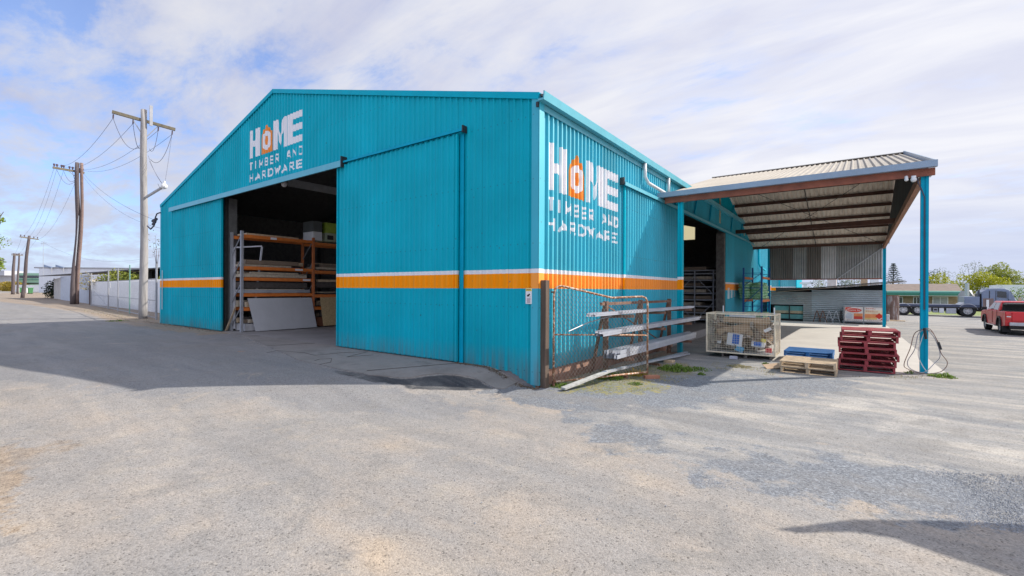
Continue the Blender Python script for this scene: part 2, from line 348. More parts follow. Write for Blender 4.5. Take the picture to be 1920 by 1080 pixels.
STROKES={'T':[(0,1,1,1),(.5,0,.5,.86)],'I':[(.5,0,.5,1)],'M':[(0,0,0,1),(1,0,1,1),(.04,1,.5,.30),(.5,.30,.96,1)],
 'B':[(0,0,0,1),(.1,1,.75,1),(.1,.5,.8,.5),(.1,0,.8,0),(.85,.9,.85,.58),(.95,.42,.95,.08)],'E':[(0,0,0,1),(.1,1,1,1),(.1,.5,.9,.5),(.1,0,1,0)],
 'R':[(0,0,0,1),(.1,1,.85,1),(.1,.45,.85,.45),(.95,.93,.95,.52),(.45,.38,1,0)],'A':[(0,0,.5,.97),(1,0,.5,.97),(.22,.26,.78,.26)],'N':[(0,0,0,1),(1,0,1,1),(.07,.95,.93,.05)],
 'D':[(0,0,0,1),(.1,1,.7,1),(.1,0,.7,0),(.78,.97,1,.72),(1,.70,1,.30),(1,.28,.78,.03)],'H':[(0,0,0,1),(1,0,1,1),(.1,.5,.9,.5)],'W':[(0,1,.26,0),(.30,0,.5,.75),(.5,.75,.70,0),(.74,0,1,1)]}
def strokes_on(name,mat,parent,strokes,x0,y0,w,hh,t,O,U,V,Nn,h):
    obs=[]
    vs_all=[];off=wloc(parent); bmA=bmesh.new()
    for k,(xa,ya,xb,yb) in enumerate(strokes):
        bm=bmesh.new(); a=Vector((x0+t/2+xa*(w-t),y0+t/2+ya*(hh-t),0)); b=Vector((x0+t/2+xb*(w-t),y0+t/2+yb*(hh-t),0)); d=(b-a).normalized(); a-=d*t*.42; b+=d*t*.42
        nrm=Vector((-d.y,d.x,0))*t/2; bm.faces.new([bm.verts.new(p) for p in (a-nrm,b-nrm,b+nrm,a+nrm)])
        xs=[v.co.x for v in bm.verts]
        for br_ in breaks(min(xs),max(xs),'trap',.19)[2:]: bmesh.ops.bisect_plane(bm,geom=bm.verts[:]+bm.edges[:]+bm.faces[:],dist=1e-5,plane_co=(br_,0,0),plane_no=(1,0,0))
        for v in bm.verts: v.co=Vector(O)+Vector(U)*v.co.x+Vector(V)*v.co.y+Vector(Nn)*(prof(round(v.co.x,5),'trap',.19,h)+.003+.0007*k)-off
        tmp=bpy.data.meshes.new('t'); bm.to_mesh(tmp); bm.free(); bmA.from_mesh(tmp); bpy.data.meshes.remove(tmp)
    me=bpy.data.meshes.new(name); bmA.to_mesh(me); bmA.free(); me.materials.append(mat); o=bpy.data.objects.new(name,me); COL.objects.link(o); o.parent=parent; return o
def rect(x0,x1,y0,y1): return ([(x0,y0),(x1,y0),(x1,y1),(x0,y1)],[(0,1,2,3)])
def poly(p): return (p,[tuple(range(len(p)))])
def sm(t): t=max(0.,min(1.,t)); return t*t*(3-2*t)
def gh(x,y):
    w=1.2+.8*max(0,-y) if y<0 else 1.2
    h=.30*sm(-(x+.15)/w)
    if x>-2: h-=1.3*sm((y-52)/28)*sm((x+2)/8)
    return h
def on_g(px,py):
    z=.15
    for _ in range(30):
        x,y=on_z(px,py,z); z=(z+gh(x,y))/2
    return x,y
# ================================================================ SETTING
exec_order=[]
def ground():
    def axis(lo,hi,f0,f1,step):
        r=[f0]; 
        while r[-1]<f1: r.append(r[-1]+step)
        s=step; 
        while r[-1]<hi: s=min(s*1.16,60); r.append(r[-1]+s)
        s=step; l=[f0]
        while l[-1]>lo: s=min(s*1.16,60); l.append(l[-1]-s)
        return l[:0:-1]+r
    xs=axis(-1500,1500,-12,9,.13); ys=axis(-1000,1900,-9,4,.13)
    nx,ny=len(xs),len(ys)
    X,Y=np.meshgrid(xs,ys)
    co=[(xs[i],ys[j],gh(xs[i],ys[j])+ .012*math.sin(xs[i]*1.3+1.7*math.sin(ys[j]*.9))*math.sin(ys[j]*1.1)*(1 if ys[j]<6 else 0)*(0 if (-16<xs[i]<.5 and ys[j]>-3) else 1)) for j in range(ny) for i in range(nx)]
    fs=[(j*nx+i,j*nx+i+1,(j+1)*nx+i+1,(j+1)*nx+i) for j in range(ny-1) for i in range(nx-1)]
    me=bpy.data.meshes.new('ground'); me.from_pydata(co,[],fs)
    P=np.array([(x,y) for x,y,_ in co])
    def sdf(pg):
        pg=np.array(pg,float); d=np.full(len(P),1e9); ins=np.zeros(len(P),bool)
        for k in range(len(pg)):
            a=pg[k];b=pg[(k+1)%len(pg)]; e=b-a; w=P-a; t=np.clip((w@e)/(e@e),0,1)
            d=np.minimum(d,np.hypot(*(w-t[:,None]*e).T))
            c=((a[1]<=P[:,1])&(b[1]>P[:,1]))|((b[1]<=P[:,1])&(a[1]>P[:,1]))
            with np.errstate(divide='ignore',invalid='ignore'): xi=a[0]+(P[:,1]-a[1])/(b[1]-a[1])*(b[0]-a[0])
            ins^= c&(P[:,0]<xi)
        return np.where(ins,d,-d)
    pg=lambda L,z=0.: [on_z(a,b,z) for a,b in L]
    at={}
    at['gravel']=np.maximum(sdf(pg([(850,728),(960,752),(1080,770),(1240,768),(1420,750),(1600,735),(1600,712),(1250,700),(1100,722),(1010,720)])),
                 np.maximum(sdf(pg([(1290,862),(1320,892),(1460,925),(1600,952),(1760,975),(1990,992),(1990,905),(1700,872),(1450,856)])),sdf(pg([(1060,790),(1150,835),(1235,842),(1245,812),(1170,792)]))))
    at['yard']=sdf(pg([(940,752),(1060,770),(1075,800),(1200,850),(1310,892),(1460,925),(1600,955),(1760,978),(2600,1010)])+[(60,20),(60,140),(0,140),(0,0)])
    at['fresh']=sdf([on_g(a,b) for a,b in [(620,694),(745,710),(775,709),(800,704),(860,703),(900,712),(925,730),(880,732),(765,731),(757,722),(700,716),(640,703)]])
    at['shaded_bitumen']=sdf(pg([(-200,545),(0,552),(150,590),(300,612),(430,625),(560,672),(745,712),(935,733),(860,748),(640,742),(400,733),(200,735),(0,715),(-400,700)],.3))  # bluish road tone with the shed's shade painted in, out to its shadow edge
    at['dirt']=np.maximum(sdf([(-200,-3.5),(-60,.3),(-38.9,.2),(-25,-1.2),(-20,-1.3),(-14,-1.0),(-14,.5),(-22,.5),(-22.5,12),(-200,25)]),sdf([(-6.5,-12),(-3.2,-7.6),(-2.9,-6.6),(1,-8),(3.5,-12)])-.2)
    at['moss']=sdf(pg([(1030,728),(1100,738),(1200,738),(1260,728),(1210,712),(1300,700),(1280,680),(1140,690),(1030,715)]))
    at['verge']=sdf([(8,47.5),(60,47.5),(60,200),(-30,200),(-30,60),(7,60)])
    at['pale']=np.maximum(sdf(pg([(1640,800),(1740,795),(1720,780),(1650,782)])),np.maximum(sdf(pg([(1820,862),(1930,880),(1930,838),(1850,840)])),sdf(pg([(1500,780),(1720,765),(1700,745),(1560,745)]))-.1))
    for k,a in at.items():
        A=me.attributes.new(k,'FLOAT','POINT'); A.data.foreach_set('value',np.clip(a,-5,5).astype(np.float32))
    m,nt,p=new_mat('weathered_asphalt'); Pn=pos_node(nt)
    def nz(sc,det=5.,rough=.6,dist=0.,vec=None):
        n=N(nt,'ShaderNodeTexNoise',i_Scale=sc,i_Detail=det,i_Roughness=rough,i_Distortion=dist); nt.links.new(vec or Pn,n.inputs['Vector']); return n.outputs[0]
    def attr(k): return N(nt,'ShaderNodeAttribute',attribute_name=k).outputs['Fac']
    big=nz(.45,6.); mid=nz(2.2,6.,.65); sml=nz(11.,5.); fine=nz(120.,2.,.7)
    mpv=N(nt,'ShaderNodeMapping'); mpv.inputs['Rotation'].default_value=(0,0,math.radians(-25)); mpv.inputs['Scale'].default_value=(.35,1.6,1); nt.links.new(Pn,mpv.inputs[0]); strk=nz(1.1,6.,.6,.5,mpv.outputs[0])
    vo=N(nt,'ShaderNodeTexVoronoi',i_Scale=75.); nt.links.new(Pn,vo.inputs['Vector']); vs=N(nt,'ShaderNodeSeparateColor'); nt.links.new(vo.outputs['Color'],vs.inputs[0])
    vo2=N(nt,'ShaderNodeTexVoronoi',i_Scale=52.); nt.links.new(Pn,vo2.inputs['Vector']); vs2=N(nt,'ShaderNodeSeparateColor'); nt.links.new(vo2.outputs['Color'],vs2.inputs[0])
    base=ramp(nt,big,[(.32,(.215,.206,.200)),(.47,(.275,.255,.238)),(.58,(.315,.275,.238)),(.70,(.375,.305,.235))])
    base=mixc(nt,ramp(nt,strk,[(.42,0.),(.62,.55)]),base,(.245,.240,.238))
    base=mixc(nt,ramp(nt,mid,[(.50,0.),(.72,.5)]),base,(.385,.335,.275))
    yard=ramp(nt,strk,[(.34,(.175,.182,.195)),(.50,(.250,.247,.245)),(.66,(.340,.318,.290))])
    edge=lambda k,w,amp,src=mid: ramp(nt,mth(nt,'ADD',mth(nt,'MULTIPLY_ADD',attr(k),.5/w,.5),mth(nt,'MULTIPLY',mth(nt,'SUBTRACT',src,.5),amp/w)),[(.35,0.),(.65,1.)])
    base=mixc(nt,mth(nt,'MULTIPLY',edge('shaded_bitumen',.5,1.4),.75),base,ramp(nt,strk,[(.35,(.165,.170,.185)),(.65,(.235,.232,.235))]))
    c=mixc(nt,edge('yard',.35,1.3),base,yard)
    grv=ramp(nt,vs2.outputs[0],[(.0,(.085,.095,.115)),(.5,(.14,.155,.18)),(1.,(.25,.27,.30))])
    c=mixc(nt,mth(nt,'MULTIPLY',edge('gravel',.5,1.5,mid),.85),c,grv)
    c=mixc(nt,mth(nt,'MULTIPLY',edge('pale',.7,1.2),.45),c,(.46,.43,.39))
    c=mixc(nt,edge('fresh',.10,.16),c,(.040,.043,.050))
    c=mixc(nt,mth(nt,'MULTIPLY',edge('dirt',.35,1.1),.8),c,ramp(nt,sml,[(.3,(.20,.145,.10)),(.7,(.36,.28,.20))]))
    c=mixc(nt,mth(nt,'MULTIPLY',mth(nt,'MULTIPLY',edge('moss',.25,1.2),ramp(nt,sml,[(.40,0.),(.55,1.)])),.8),c,ramp(nt,mid,[(.4,(.13,.15,.04)),(.6,(.26,.22,.05))]))
    c=mixc(nt,edge('verge',.6,2.),c,ramp(nt,mid,[(.4,(.10,.16,.03)),(.6,(.22,.26,.06))]))
    # long wheel tracks worn along the street and into the yard
    for ang,sc_,st_ in ((8,1.1,.42),(-38,.8,.30)):
        tm=N(nt,'ShaderNodeMapping'); tm.inputs['Rotation'].default_value=(0,0,math.radians(ang)); tm.inputs['Scale'].default_value=(.035,sc_,1); nt.links.new(Pn,tm.inputs[0]); tn=N(nt,'ShaderNodeTexNoise',i_Scale=1.,i_Detail=4.,i_Roughness=.65,i_Distortion=.15); nt.links.new(tm.outputs[0],tn.inputs['Vector'])
        c=mixc(nt,mth(nt,'MULTIPLY',ramp(nt,tn.outputs[0],[(.50,0.),(.60,1.)]),mth(nt,'MULTIPLY',ramp(nt,mid,[(.35,.3),(.6,1.)]),st_)),c,(.185,.180,.178))
    blot=nz(.9,8.,.7,.8); c=mixc(nt,ramp(nt,blot,[(.54,0.),(.64,.6)]),c,(.195,.188,.182)); c=mixc(nt,ramp(nt,blot,[(.30,.5),(.40,0.)]),c,(.37,.31,.245))
    # wandering hairline cracks
    cv=N(nt,'ShaderNodeTexVoronoi',feature='DISTANCE_TO_EDGE',i_Scale=.33); dv=N(nt,'ShaderNodeVectorMath',operation='ADD'); nn=N(nt,'ShaderNodeTexNoise',i_Scale=1.8,i_Detail=6.); nt.links.new(Pn,nn.inputs['Vector'])
    nt.links.new(Pn,dv.inputs[0]); nt.links.new(nn.outputs['Color'],dv.inputs[1]); nt.links.new(dv.outputs[0],cv.inputs['Vector'])
    crk=mth(nt,'MULTIPLY',ramp(nt,cv.outputs['Distance'],[(.0,1.),(.0035,0.)]),ramp(nt,big,[(.50,0.),(.60,.45)]))
    c=mixc(nt,crk,c,(.10,.09,.08))
    # rusty spots and tar spots
    sp=N(nt,'ShaderNodeTexVoronoi',i_Scale=.9); nt.links.new(dv.outputs[0],sp.inputs['Vector']); ss=N(nt,'ShaderNodeSeparateColor'); nt.links.new(sp.outputs['Color'],ss.inputs[0])
    c=mixc(nt,mth(nt,'MULTIPLY',ramp(nt,sp.outputs['Distance'],[(.02,.75),(.07,0.)]),mth(nt,'GREATER_THAN',ss.outputs[0],.84)),c,(.45,.20,.06))
    sp2=N(nt,'ShaderNodeTexVoronoi',i_Scale=2.6); nt.links.new(Pn,sp2.inputs['Vector']); ss2=N(nt,'ShaderNodeSeparateColor'); nt.links.new(sp2.outputs['Color'],ss2.inputs[0])
    c=mixc(nt,mth(nt,'MULTIPLY',ramp(nt,sp2.outputs['Distance'],[(.02,.7),(.035,0.)]),mth(nt,'GREATER_THAN',ss2.outputs[1],.95)),c,(.06,.055,.05))
    # stones of the mix: light and dark aggregate
    g=mth(nt,'ADD',.80,mth(nt,'MULTIPLY',vs.outputs[0],.36)); g=mth(nt,'MULTIPLY',g,mth(nt,'ADD',.82,mth(nt,'MULTIPLY',fine,.36)))
    pit=ramp(nt,vs.outputs[1],[(.02,.50),(.08,1.)]); g=mth(nt,'MULTIPLY',g,pit)
    g=mth(nt,'MULTIPLY',g,mth(nt,'ADD',.90,mth(nt,'MULTIPLY',sml,.2)))
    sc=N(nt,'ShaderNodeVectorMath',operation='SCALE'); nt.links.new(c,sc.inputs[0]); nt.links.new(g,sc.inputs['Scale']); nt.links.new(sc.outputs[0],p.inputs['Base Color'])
    p.inputs['Roughness'].default_value=.9; p.inputs['Specular IOR Level'].default_value=.25
    b=N(nt,'ShaderNodeBump',i_Strength=.55,i_Distance=.008); hh=mth(nt,'ADD',mth(nt,'MULTIPLY',vo.outputs['Distance'],-.6),mth(nt,'ADD',mth(nt,'MULTIPLY',fine,.5),mth(nt,'MULTIPLY',vo2.outputs['Distance'],-.5)))
    nt.links.new(hh,b.inputs['Height']); nt.links.new(b.outputs[0],p.inputs['Normal'])
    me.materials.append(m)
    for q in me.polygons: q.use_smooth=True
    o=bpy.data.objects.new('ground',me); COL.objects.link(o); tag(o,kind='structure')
ground()
def draped(name,pg,mat,lift,step=.25):
    bm=bmesh.new(); vs=[bm.verts.new((x,y,0)) for x,y in pg]; bm.faces.new(vs)
    bmesh.ops.triangulate(bm,faces=bm.faces[:])
    xs=[p[0] for p in pg]; ys=[p[1] for p in pg]
    for k in range(1,int((max(xs)-min(xs))/step)+1): bmesh.ops.bisect_plane(bm,geom=bm.verts[:]+bm.edges[:]+bm.faces[:],dist=1e-5,plane_co=(min(xs)+k*step,0,0),plane_no=(1,0,0))
    for k in range(1,int((max(ys)-min(ys))/step)+1): bmesh.ops.bisect_plane(bm,geom=bm.verts[:]+bm.edges[:]+bm.faces[:],dist=1e-5,plane_co=(0,min(ys)+k*step,0),plane_no=(0,1,0))
    bmesh.ops.recalc_face_normals(bm,faces=bm.faces)
    for v in bm.verts: v.co.z=gh(v.co.x,v.co.y)+lift
    if sum(f.normal.z for f in bm.faces)<0: bmesh.ops.reverse_faces(bm,faces=bm.faces)
    rr_=bmesh.ops.extrude_edge_only(bm,edges=[e for e in bm.edges if e.is_boundary])['geom']
    for v in rr_:
        if isinstance(v,bmesh.types.BMVert): v.co.z-=lift+.01
    me=bpy.data.meshes.new(name); bm.to_mesh(me); bm.free(); me.materials.append(mat)
    o=bpy.data.objects.new(name,me); COL.objects.link(o); return tag(o,kind='structure')
ap=[(-15.6,.03),(-12.5,-.35)]+[on_g(a,b) for a,b in [(500,650),(530,662),(560,676),(600,684),(640,694),(690,704),(745,709),(770,709),(790,705),(820,702),(855,703),(885,708),(905,715),(918,723),(930,729),(942,729),(955,726),(968,718),(978,711)]]+[(-.34,-.06),(-.7,.03)]
random.seed(2)
ap=[(x+random.uniform(-.03,.03),y+(random.uniform(-.03,.03) if y<-.1 else 0)) for x,y in ap]
draped('concrete_apron',ap,conc,.016,.1)
# cracks and joints of the apron: thin sunken lines filled with dirt
jm=MB()
for a,b in [((-2.1,-.05),(-2.95,-2.05)),((-8.4,-.02),(-8.9,-1.25)),((-12.0,-.02),(-12.3,-.3))]:
    for i in range(8):
        p=[a[0]+(b[0]-a[0])*i/8,a[1]+(b[1]-a[1])*i/8]; q=[a[0]+(b[0]-a[0])*(i+1)/8,a[1]+(b[1]-a[1])*(i+1)/8]
        jm.bar((p[0],p[1],gh(*p)+.021),(q[0],q[1],gh(*q)+.021),.018,.006)
for path in ([(500,668),(520,664),(570,668),(590,673),(640,668),(690,666)],[(590,683),(600,680),(622,679),(620,686),(600,690)],[(690,666),(650,676),(700,672)]):
    L=[on_z(a,b-6,.31) for a,b in path]
    for a,b in zip(L[:-1],L[1:]): jm.bar((*a,gh(*a)+.021),(*b,gh(*b)+.021),.010,.005)
tag(jm.build('apron_joints',M('joint_dirt',(.05,.045,.04),.95)),kind='structure')
MB().box(-22.19,-.03,.02,34,.0,.32).build('floor',floorc); tag(bpy.data.objects['floor'],kind='structure')
draped('yard_slab',[(1.7,8.2),(3.1,7.3),(6.4,7.05),(7.2,7.6),(6.95,26.9),(6.6,28.4),(.05,28.4),(.05,14)],slabc,.02,1.5)
# ================================================================ MAIN SHED
L_=22.19; EV=6.15; AP=9.04; SL=(AP-EV)/(L_/2); DEP=34.0
top=lambda x: EV-.03+SL*(L_/2-abs(x+L_/2))
shed=thing('timber_shed','large teal corrugated steel shed with orange and white stripe and white lettering','shed',(-11,17,.3))
fw=MB(); X=(1,0,0);Z=(0,0,1);Yb=(0,-1,0)
fw.sheet((0,0,0),X,Z,Yb,-L_,-15.1,.22,top,extra=(-L_/2,)); fw.sheet((0,0,0),X,Z,Yb,-15.1,-7.0,5.70,top,extra=(-L_/2,)); fw.sheet((0,0,0),X,Z,Yb,-7.0,-.69,.27,top)
fw.sheet((0,0,0),X,Z,Yb,-.69,-.02,lambda a:.27-(a+.69)*.42,top)
front=fw.build('front_wall',clad,shed)
SZ=.33
sw=MB(); Yv=(0,1,0); Xn=(1,0,0)
HS_=.05
sw.sheet((0,0,0),Yv,Z,Xn,.02,9.0,SZ,EV,h=HS_); sw.sheet((0,0,0),Yv,Z,Xn,9.0,17.7,5.02,EV,h=HS_); sw.sheet((0,0,0),Yv,Z,Xn,17.7,DEP,SZ-.3,EV,h=HS_)
sidew=sw.build('side_wall',cladside,shed)
# infill triangle over the wall between the eave and the awning roof
AY0,AYR,AY1=7.15,16.4,25.85; AZ0,AZR,AZ1=5.16,7.63,4.80
aroof=lambda y: AZ0+(AZR-AZ0)*(y-AY0)/(AYR-AY0) if y<AYR else AZR+(AZ1-AZR)*(y-AYR)/(AY1-AYR)
tri=MB(); tri.sheet((0.012,0,0),Yv,Z,Xn,AY0+3.8,AY1-4.7,EV-.02,lambda y:aroof(y)-.05,extra=(AYR,)); tri.build('infill_wall',clad,shed)
bw=MB().sheet((0,DEP,0),X,Z,(0,1,0),-L_,-9.2,.2,top,extra=(-L_/2,)).sheet((0,DEP,0),X,Z,(0,1,0),-5.8,0,.2,top).sheet((0,DEP,0),X,Z,(0,1,0),-9.2,-5.8,.2,6.5).sheet((0,DEP,0),X,Z,(0,1,0),-9.2,-5.8,8.2,top); bw.build('back_wall',clad,shed)
MB().box(-9.2,-5.8,DEP-.01,DEP,6.5,8.2).build('skylight',trans,shed)
MB().sheet((-L_,0,0),Yv,Z,(-1,0,0),0,DEP,.2,EV).build('far_side_wall',clad,shed)
rf=MB(); c=math.cos(math.atan(SL)); 
rf.sheet((.20,0,EV-.10),Yv,(-c,0,SL*c),(SL*c,0,c),-.05,DEP,0,(L_/2+.20)/c); rf.sheet((-L_-.1,0,EV-.05),Yv,(c,0,SL*c),(-SL*c,0,c),-.05,DEP,0,(L_/2+.1)/c)
rf.build('roof',galvmat,shed)
# barge flashings
for nm,(xa,xb) in {'barge':(0.05,-L_/2),'barge.001':(-L_-.06,-L_/2)}.items():
    b=MB(); za=top(max(-L_,min(0,xa)))+.045; zb=AP+.045
    za-=.045;zb-=.075; b.bar((xa,-.045,za-.045),(xb,-.045,zb-.045),.035,.12); b.bar((xa,.02,za+.025),(xb,.02,zb+.025),.16,.02); b.build('barge_flashing',teal,shed)
# gutter on the side eave
g=MB(); g.prism([(0.055,EV-.19),(.20,EV-.19),(.22,EV-.02),(.19,EV-.005),(.18,EV-.15),(.055,EV-.15)],'y',-.10,DEP); g.build('gutter',teallt,shed)
MB().box(.0,.05,-.09,.0,EV-.30,EV-.20).build('eave_bracket',black,shed)
fc=MB().box(.045,.060,.02,8.3,EV-.33,EV-.20).build('fascia_flashing',teallt,shed)
# corner flashing
cf_=MB().box(-.13,.046,-.046,-.040,.05,EV-.02).box(.055,.061,-.046,.14,.05,EV-.02); cf_.build('corner_flashing',cladside,shed)
MB().box(-.06,.03,.0,8.95,-.05,.325).build('plinth',brick,shed)
MB().box(-L_-.04,-L_+.12,-.044,-.036,.25,EV-.06).build('corner_flashing',clad,shed)
MB().tube([(-L_+.35,-.07,1.0),(-L_+.35,-.07,2.9)],.018,6).build('conduit',whitepipe,shed)
# inner lining
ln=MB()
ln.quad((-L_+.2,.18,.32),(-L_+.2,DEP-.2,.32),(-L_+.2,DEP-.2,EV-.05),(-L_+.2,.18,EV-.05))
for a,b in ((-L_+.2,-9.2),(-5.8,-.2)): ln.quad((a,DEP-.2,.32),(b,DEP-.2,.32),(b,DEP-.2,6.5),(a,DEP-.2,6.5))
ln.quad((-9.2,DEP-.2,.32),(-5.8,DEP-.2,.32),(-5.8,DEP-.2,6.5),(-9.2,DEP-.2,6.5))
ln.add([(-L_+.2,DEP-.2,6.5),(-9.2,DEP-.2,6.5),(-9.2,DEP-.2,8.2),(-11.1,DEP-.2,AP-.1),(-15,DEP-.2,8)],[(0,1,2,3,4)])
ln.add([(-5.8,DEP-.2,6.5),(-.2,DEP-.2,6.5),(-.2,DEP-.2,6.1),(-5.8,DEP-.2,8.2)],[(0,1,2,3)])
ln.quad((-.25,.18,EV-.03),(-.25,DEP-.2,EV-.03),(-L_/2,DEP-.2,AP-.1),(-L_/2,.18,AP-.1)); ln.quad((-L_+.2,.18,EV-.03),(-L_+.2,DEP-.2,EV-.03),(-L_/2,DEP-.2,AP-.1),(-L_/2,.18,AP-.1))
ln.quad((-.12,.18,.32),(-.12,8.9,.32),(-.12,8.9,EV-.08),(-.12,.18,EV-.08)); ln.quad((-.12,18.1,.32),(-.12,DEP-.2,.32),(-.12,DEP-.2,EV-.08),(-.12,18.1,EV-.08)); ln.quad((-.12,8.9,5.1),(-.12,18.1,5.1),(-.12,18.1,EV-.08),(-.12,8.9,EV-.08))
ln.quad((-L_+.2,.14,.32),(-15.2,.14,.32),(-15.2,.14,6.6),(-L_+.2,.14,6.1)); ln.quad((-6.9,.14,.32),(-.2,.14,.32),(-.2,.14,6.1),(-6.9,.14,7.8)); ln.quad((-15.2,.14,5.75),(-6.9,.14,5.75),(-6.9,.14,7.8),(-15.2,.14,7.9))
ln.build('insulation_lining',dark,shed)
# portal frames, girts
for y in (8.3,17.9,26):
    p=MB().box(-.42,-.18,y-.1,y+.1,.32,5.9).bar((-.3,y,5.8),(-L_/2,y,8.6),.15,.3).bar((-L_+.4,y,5.8),(-L_/2,y,8.6),.15,.3).box(-L_+.22,-L_+.5,y-.1,y+.1,.32,5.9); p.build('portal_frame',M('grey_portal',(.10,.10,.10),.7,var=.3,scale=5),shed)
MB().bar((-L_+.3,.6,3.2),(-L_+.3,33,3.2),.05,.1).bar((-13,on_x(541,342,-13)[0],on_x(541,342,-13)[1]),(-13,on_x(650,362.5,-13)[0],on_x(650,362.5,-13)[1]),.08,.30).build('wind_brace',galv,shed)
MB().box(-15.36,-15.12,.2,.5,.32,5.7).build('door_column',M('grey_portal',(.1,.1,.1)),shed)
MB().box(-.40,-.02,17.45,17.69,.32,5.0).build('door_column',M('column_grey',(.13,.125,.12),.8,var=.35,scale=6),shed)
# header flashings and tracks
h1=MB().prism([(-.05,5.86),(-.22,5.80),(-.22,5.62),(-.20,5.62),(-.20,5.78),(-.05,5.82)],'x',-20.55,-6.75); h1.build('header_flashing',teallt,shed)
h2=MB().box(-6.72,-2.0,-.17,-.035,5.765,5.79).box(-6.72,-2.0,-.17,-.16,5.735,5.765); h2.build('door_track',tealdk,shed); MB().box(-2.0,-1.97,-.18,-.03,5.70,5.86).build('track_stop',black,shed); MB().box(-6.74,-6.70,-.23,-.03,5.60,5.92).build('track_stop',black,shed)
h3=MB().prism([(.04,5.14),(.20,5.08),(.20,4.98),(.18,4.98),(.18,5.06),(.04,5.10)],'x',0,1); h3.v=[(v[1],4.15+(v[0])*23.8,v[2]) for v in h3.v]; h3.build('door_track',teallt,shed)
MB().box(.05,.17,4.10,4.16,5.0,5.2).build('track_stop',black,shed)
# sliding doors
def sdoor(x0,x1,z0,z1):
    d=MB().sheet((0,-.10,0),X,Z,Yb,x0+.03,x1-.03,z0,z1); o=d.build('sliding_door',clad,shed)
    f=MB()
    for xx in (x0,x1-.045): f.box(xx,xx+.045,-.142,-.07,z0-.01,z1)
    f.box(x0+.045,x1-.045,-.096,-.055,z0-.02,z0+.05); f.build('door_frame',clad,o); return o
sdoor(-20.4,-15.02,.36,5.64); sdoor(-7.05,-2.18,.36,5.70)
MB().box(-2.17,-2.05,-.05,-.036,.32,5.7).build('edge_channel',tealdk,shed)  # narrow teal steel strip beside the right sliding door
d=MB().sheet((.08,0,0),Yv,Z,Xn,4.36,9.2,.45,5.0,h=HS_); sdo=d.build('side_sliding_door',cladside,shed)
MB().box(.07,.12,4.29,4.36,.42,5.0).build('door_frame',clad,sdo); MB().box(.07,.13,9.2,9.26,.42,5.0).build('door_frame',clad,sdo)
# lettering
def logo(parent,O,U,V,Nn,Wd,zb,h=.032,start=0.):
    a=Wd/3.6; hz=1.03
    H=[rect(0,.27*a,0,hz),rect(.27*a,.50*a,.40,.62),rect(.50*a,.78*a,0,hz)]
    ex=2.72*a; E=[rect(ex,ex+.27*a,0,hz)]+[rect(ex+.27*a,3.6*a,z,z+.22) for z in (0,.405,.81)]
    mx=1.78*a; w=.88*a
    Mm=[poly([(mx,0),(mx+.24*a,0),(mx+.24*a,.60),(mx,hz)]),poly([(mx,hz),(mx+.24*a,.60),(mx+w/2,.10),(mx+w/2,.44),(mx+.27*a,hz)]),poly([(mx+w-.27*a,hz),(mx+w/2,.44),(mx+w/2,.10),(mx+w-.24*a,.60),(mx+w,hz)]),poly([(mx+w-.24*a,0),(mx+w,0),(mx+w,hz),(mx+w-.24*a,.60)])]
    for LL in (H,Mm,E): on_ribs('painted_letter',whitepaint,parent,[(shift(v,0,zb),f) for v,f in LL],O,U,V,Nn,.003,h=h)
    # house emblem with a round ring
    hx0,hx1=.90*a,1.66*a; cx=(hx0+hx1)/2; b=-.04
    house=[(hx0,0),(hx1,0),(hx1,.58),(hx1-.01*a,.74),(hx1-.13*a,.74),(hx1-.17*a,.88),(cx+.08*a,.90),(cx,1.03),(cx-.08*a,.90),(hx0+.17*a,.88),(hx0+.13*a,.74),(hx0+.01*a,.74),(hx0,.58)]
    on_ribs('house_emblem',orangepaint,parent,[(shift(house,0,zb),[tuple(range(len(house)))])],O,U,V,Nn,.003,h=h)
    n=28; r0,r1=.15*a,.315*a; k=1.05
    vs=[(cx+math.cos(t*2*math.pi/n)*r,.455+math.sin(t*2*math.pi/n)*r*k) for r in (r0,r1) for t in range(n)]
    on_ribs('ring_lettering',whitepaint,parent,[(shift(vs,0,zb),[(i,(i+1)%n,n+(i+1)%n,n+i) for i in range(n)])],O,U,V,Nn,.006,h=h)
    for body,z,th_ in (('TIMBER AND',-.45,.30),('HARDWARE',-.88,.29)):
        n_=len(body); cw=3.6*a/(n_-(.28 if n_<9 else .4)); gw=cw*.70
        for q_,ch in enumerate(body):
            if ch==' ': continue
            w_=gw*(.3 if ch=='I' else 1.25 if ch in 'MW' else 1.12 if ch=='A' else 1); x0_=q_*cw-(gw*.12 if ch in 'MW' else 0)+(gw*.3 if ch=='I' else 0)
            strokes_on('painted_letter',whitepaint,parent,STROKES[ch],start+x0_,zb+z,w_,th_,.060,O,U,V,Nn,h)
def shift(v,dx,dy): return [(x+dx,y+dy) for x,y in v]
XO=-12.88
def logo_at(parent,along,start,Wd,zb,O,U,V,Nn,h=.032):
    global shift
    base=lambda v,dx,dy:[(x+dx+start,y+dy) for x,y in v]
    old=shift; shift=base; logo(parent,O,U,V,Nn,Wd,zb,h,start); shift=old
logo_at(front,0,-12.9,3.7,6.89,(0,0,0),X,Z,Yb)
logo_at(sidew,0,.36,3.6,4.22,(0,0,0),Yv,Z,Xn,HS_)
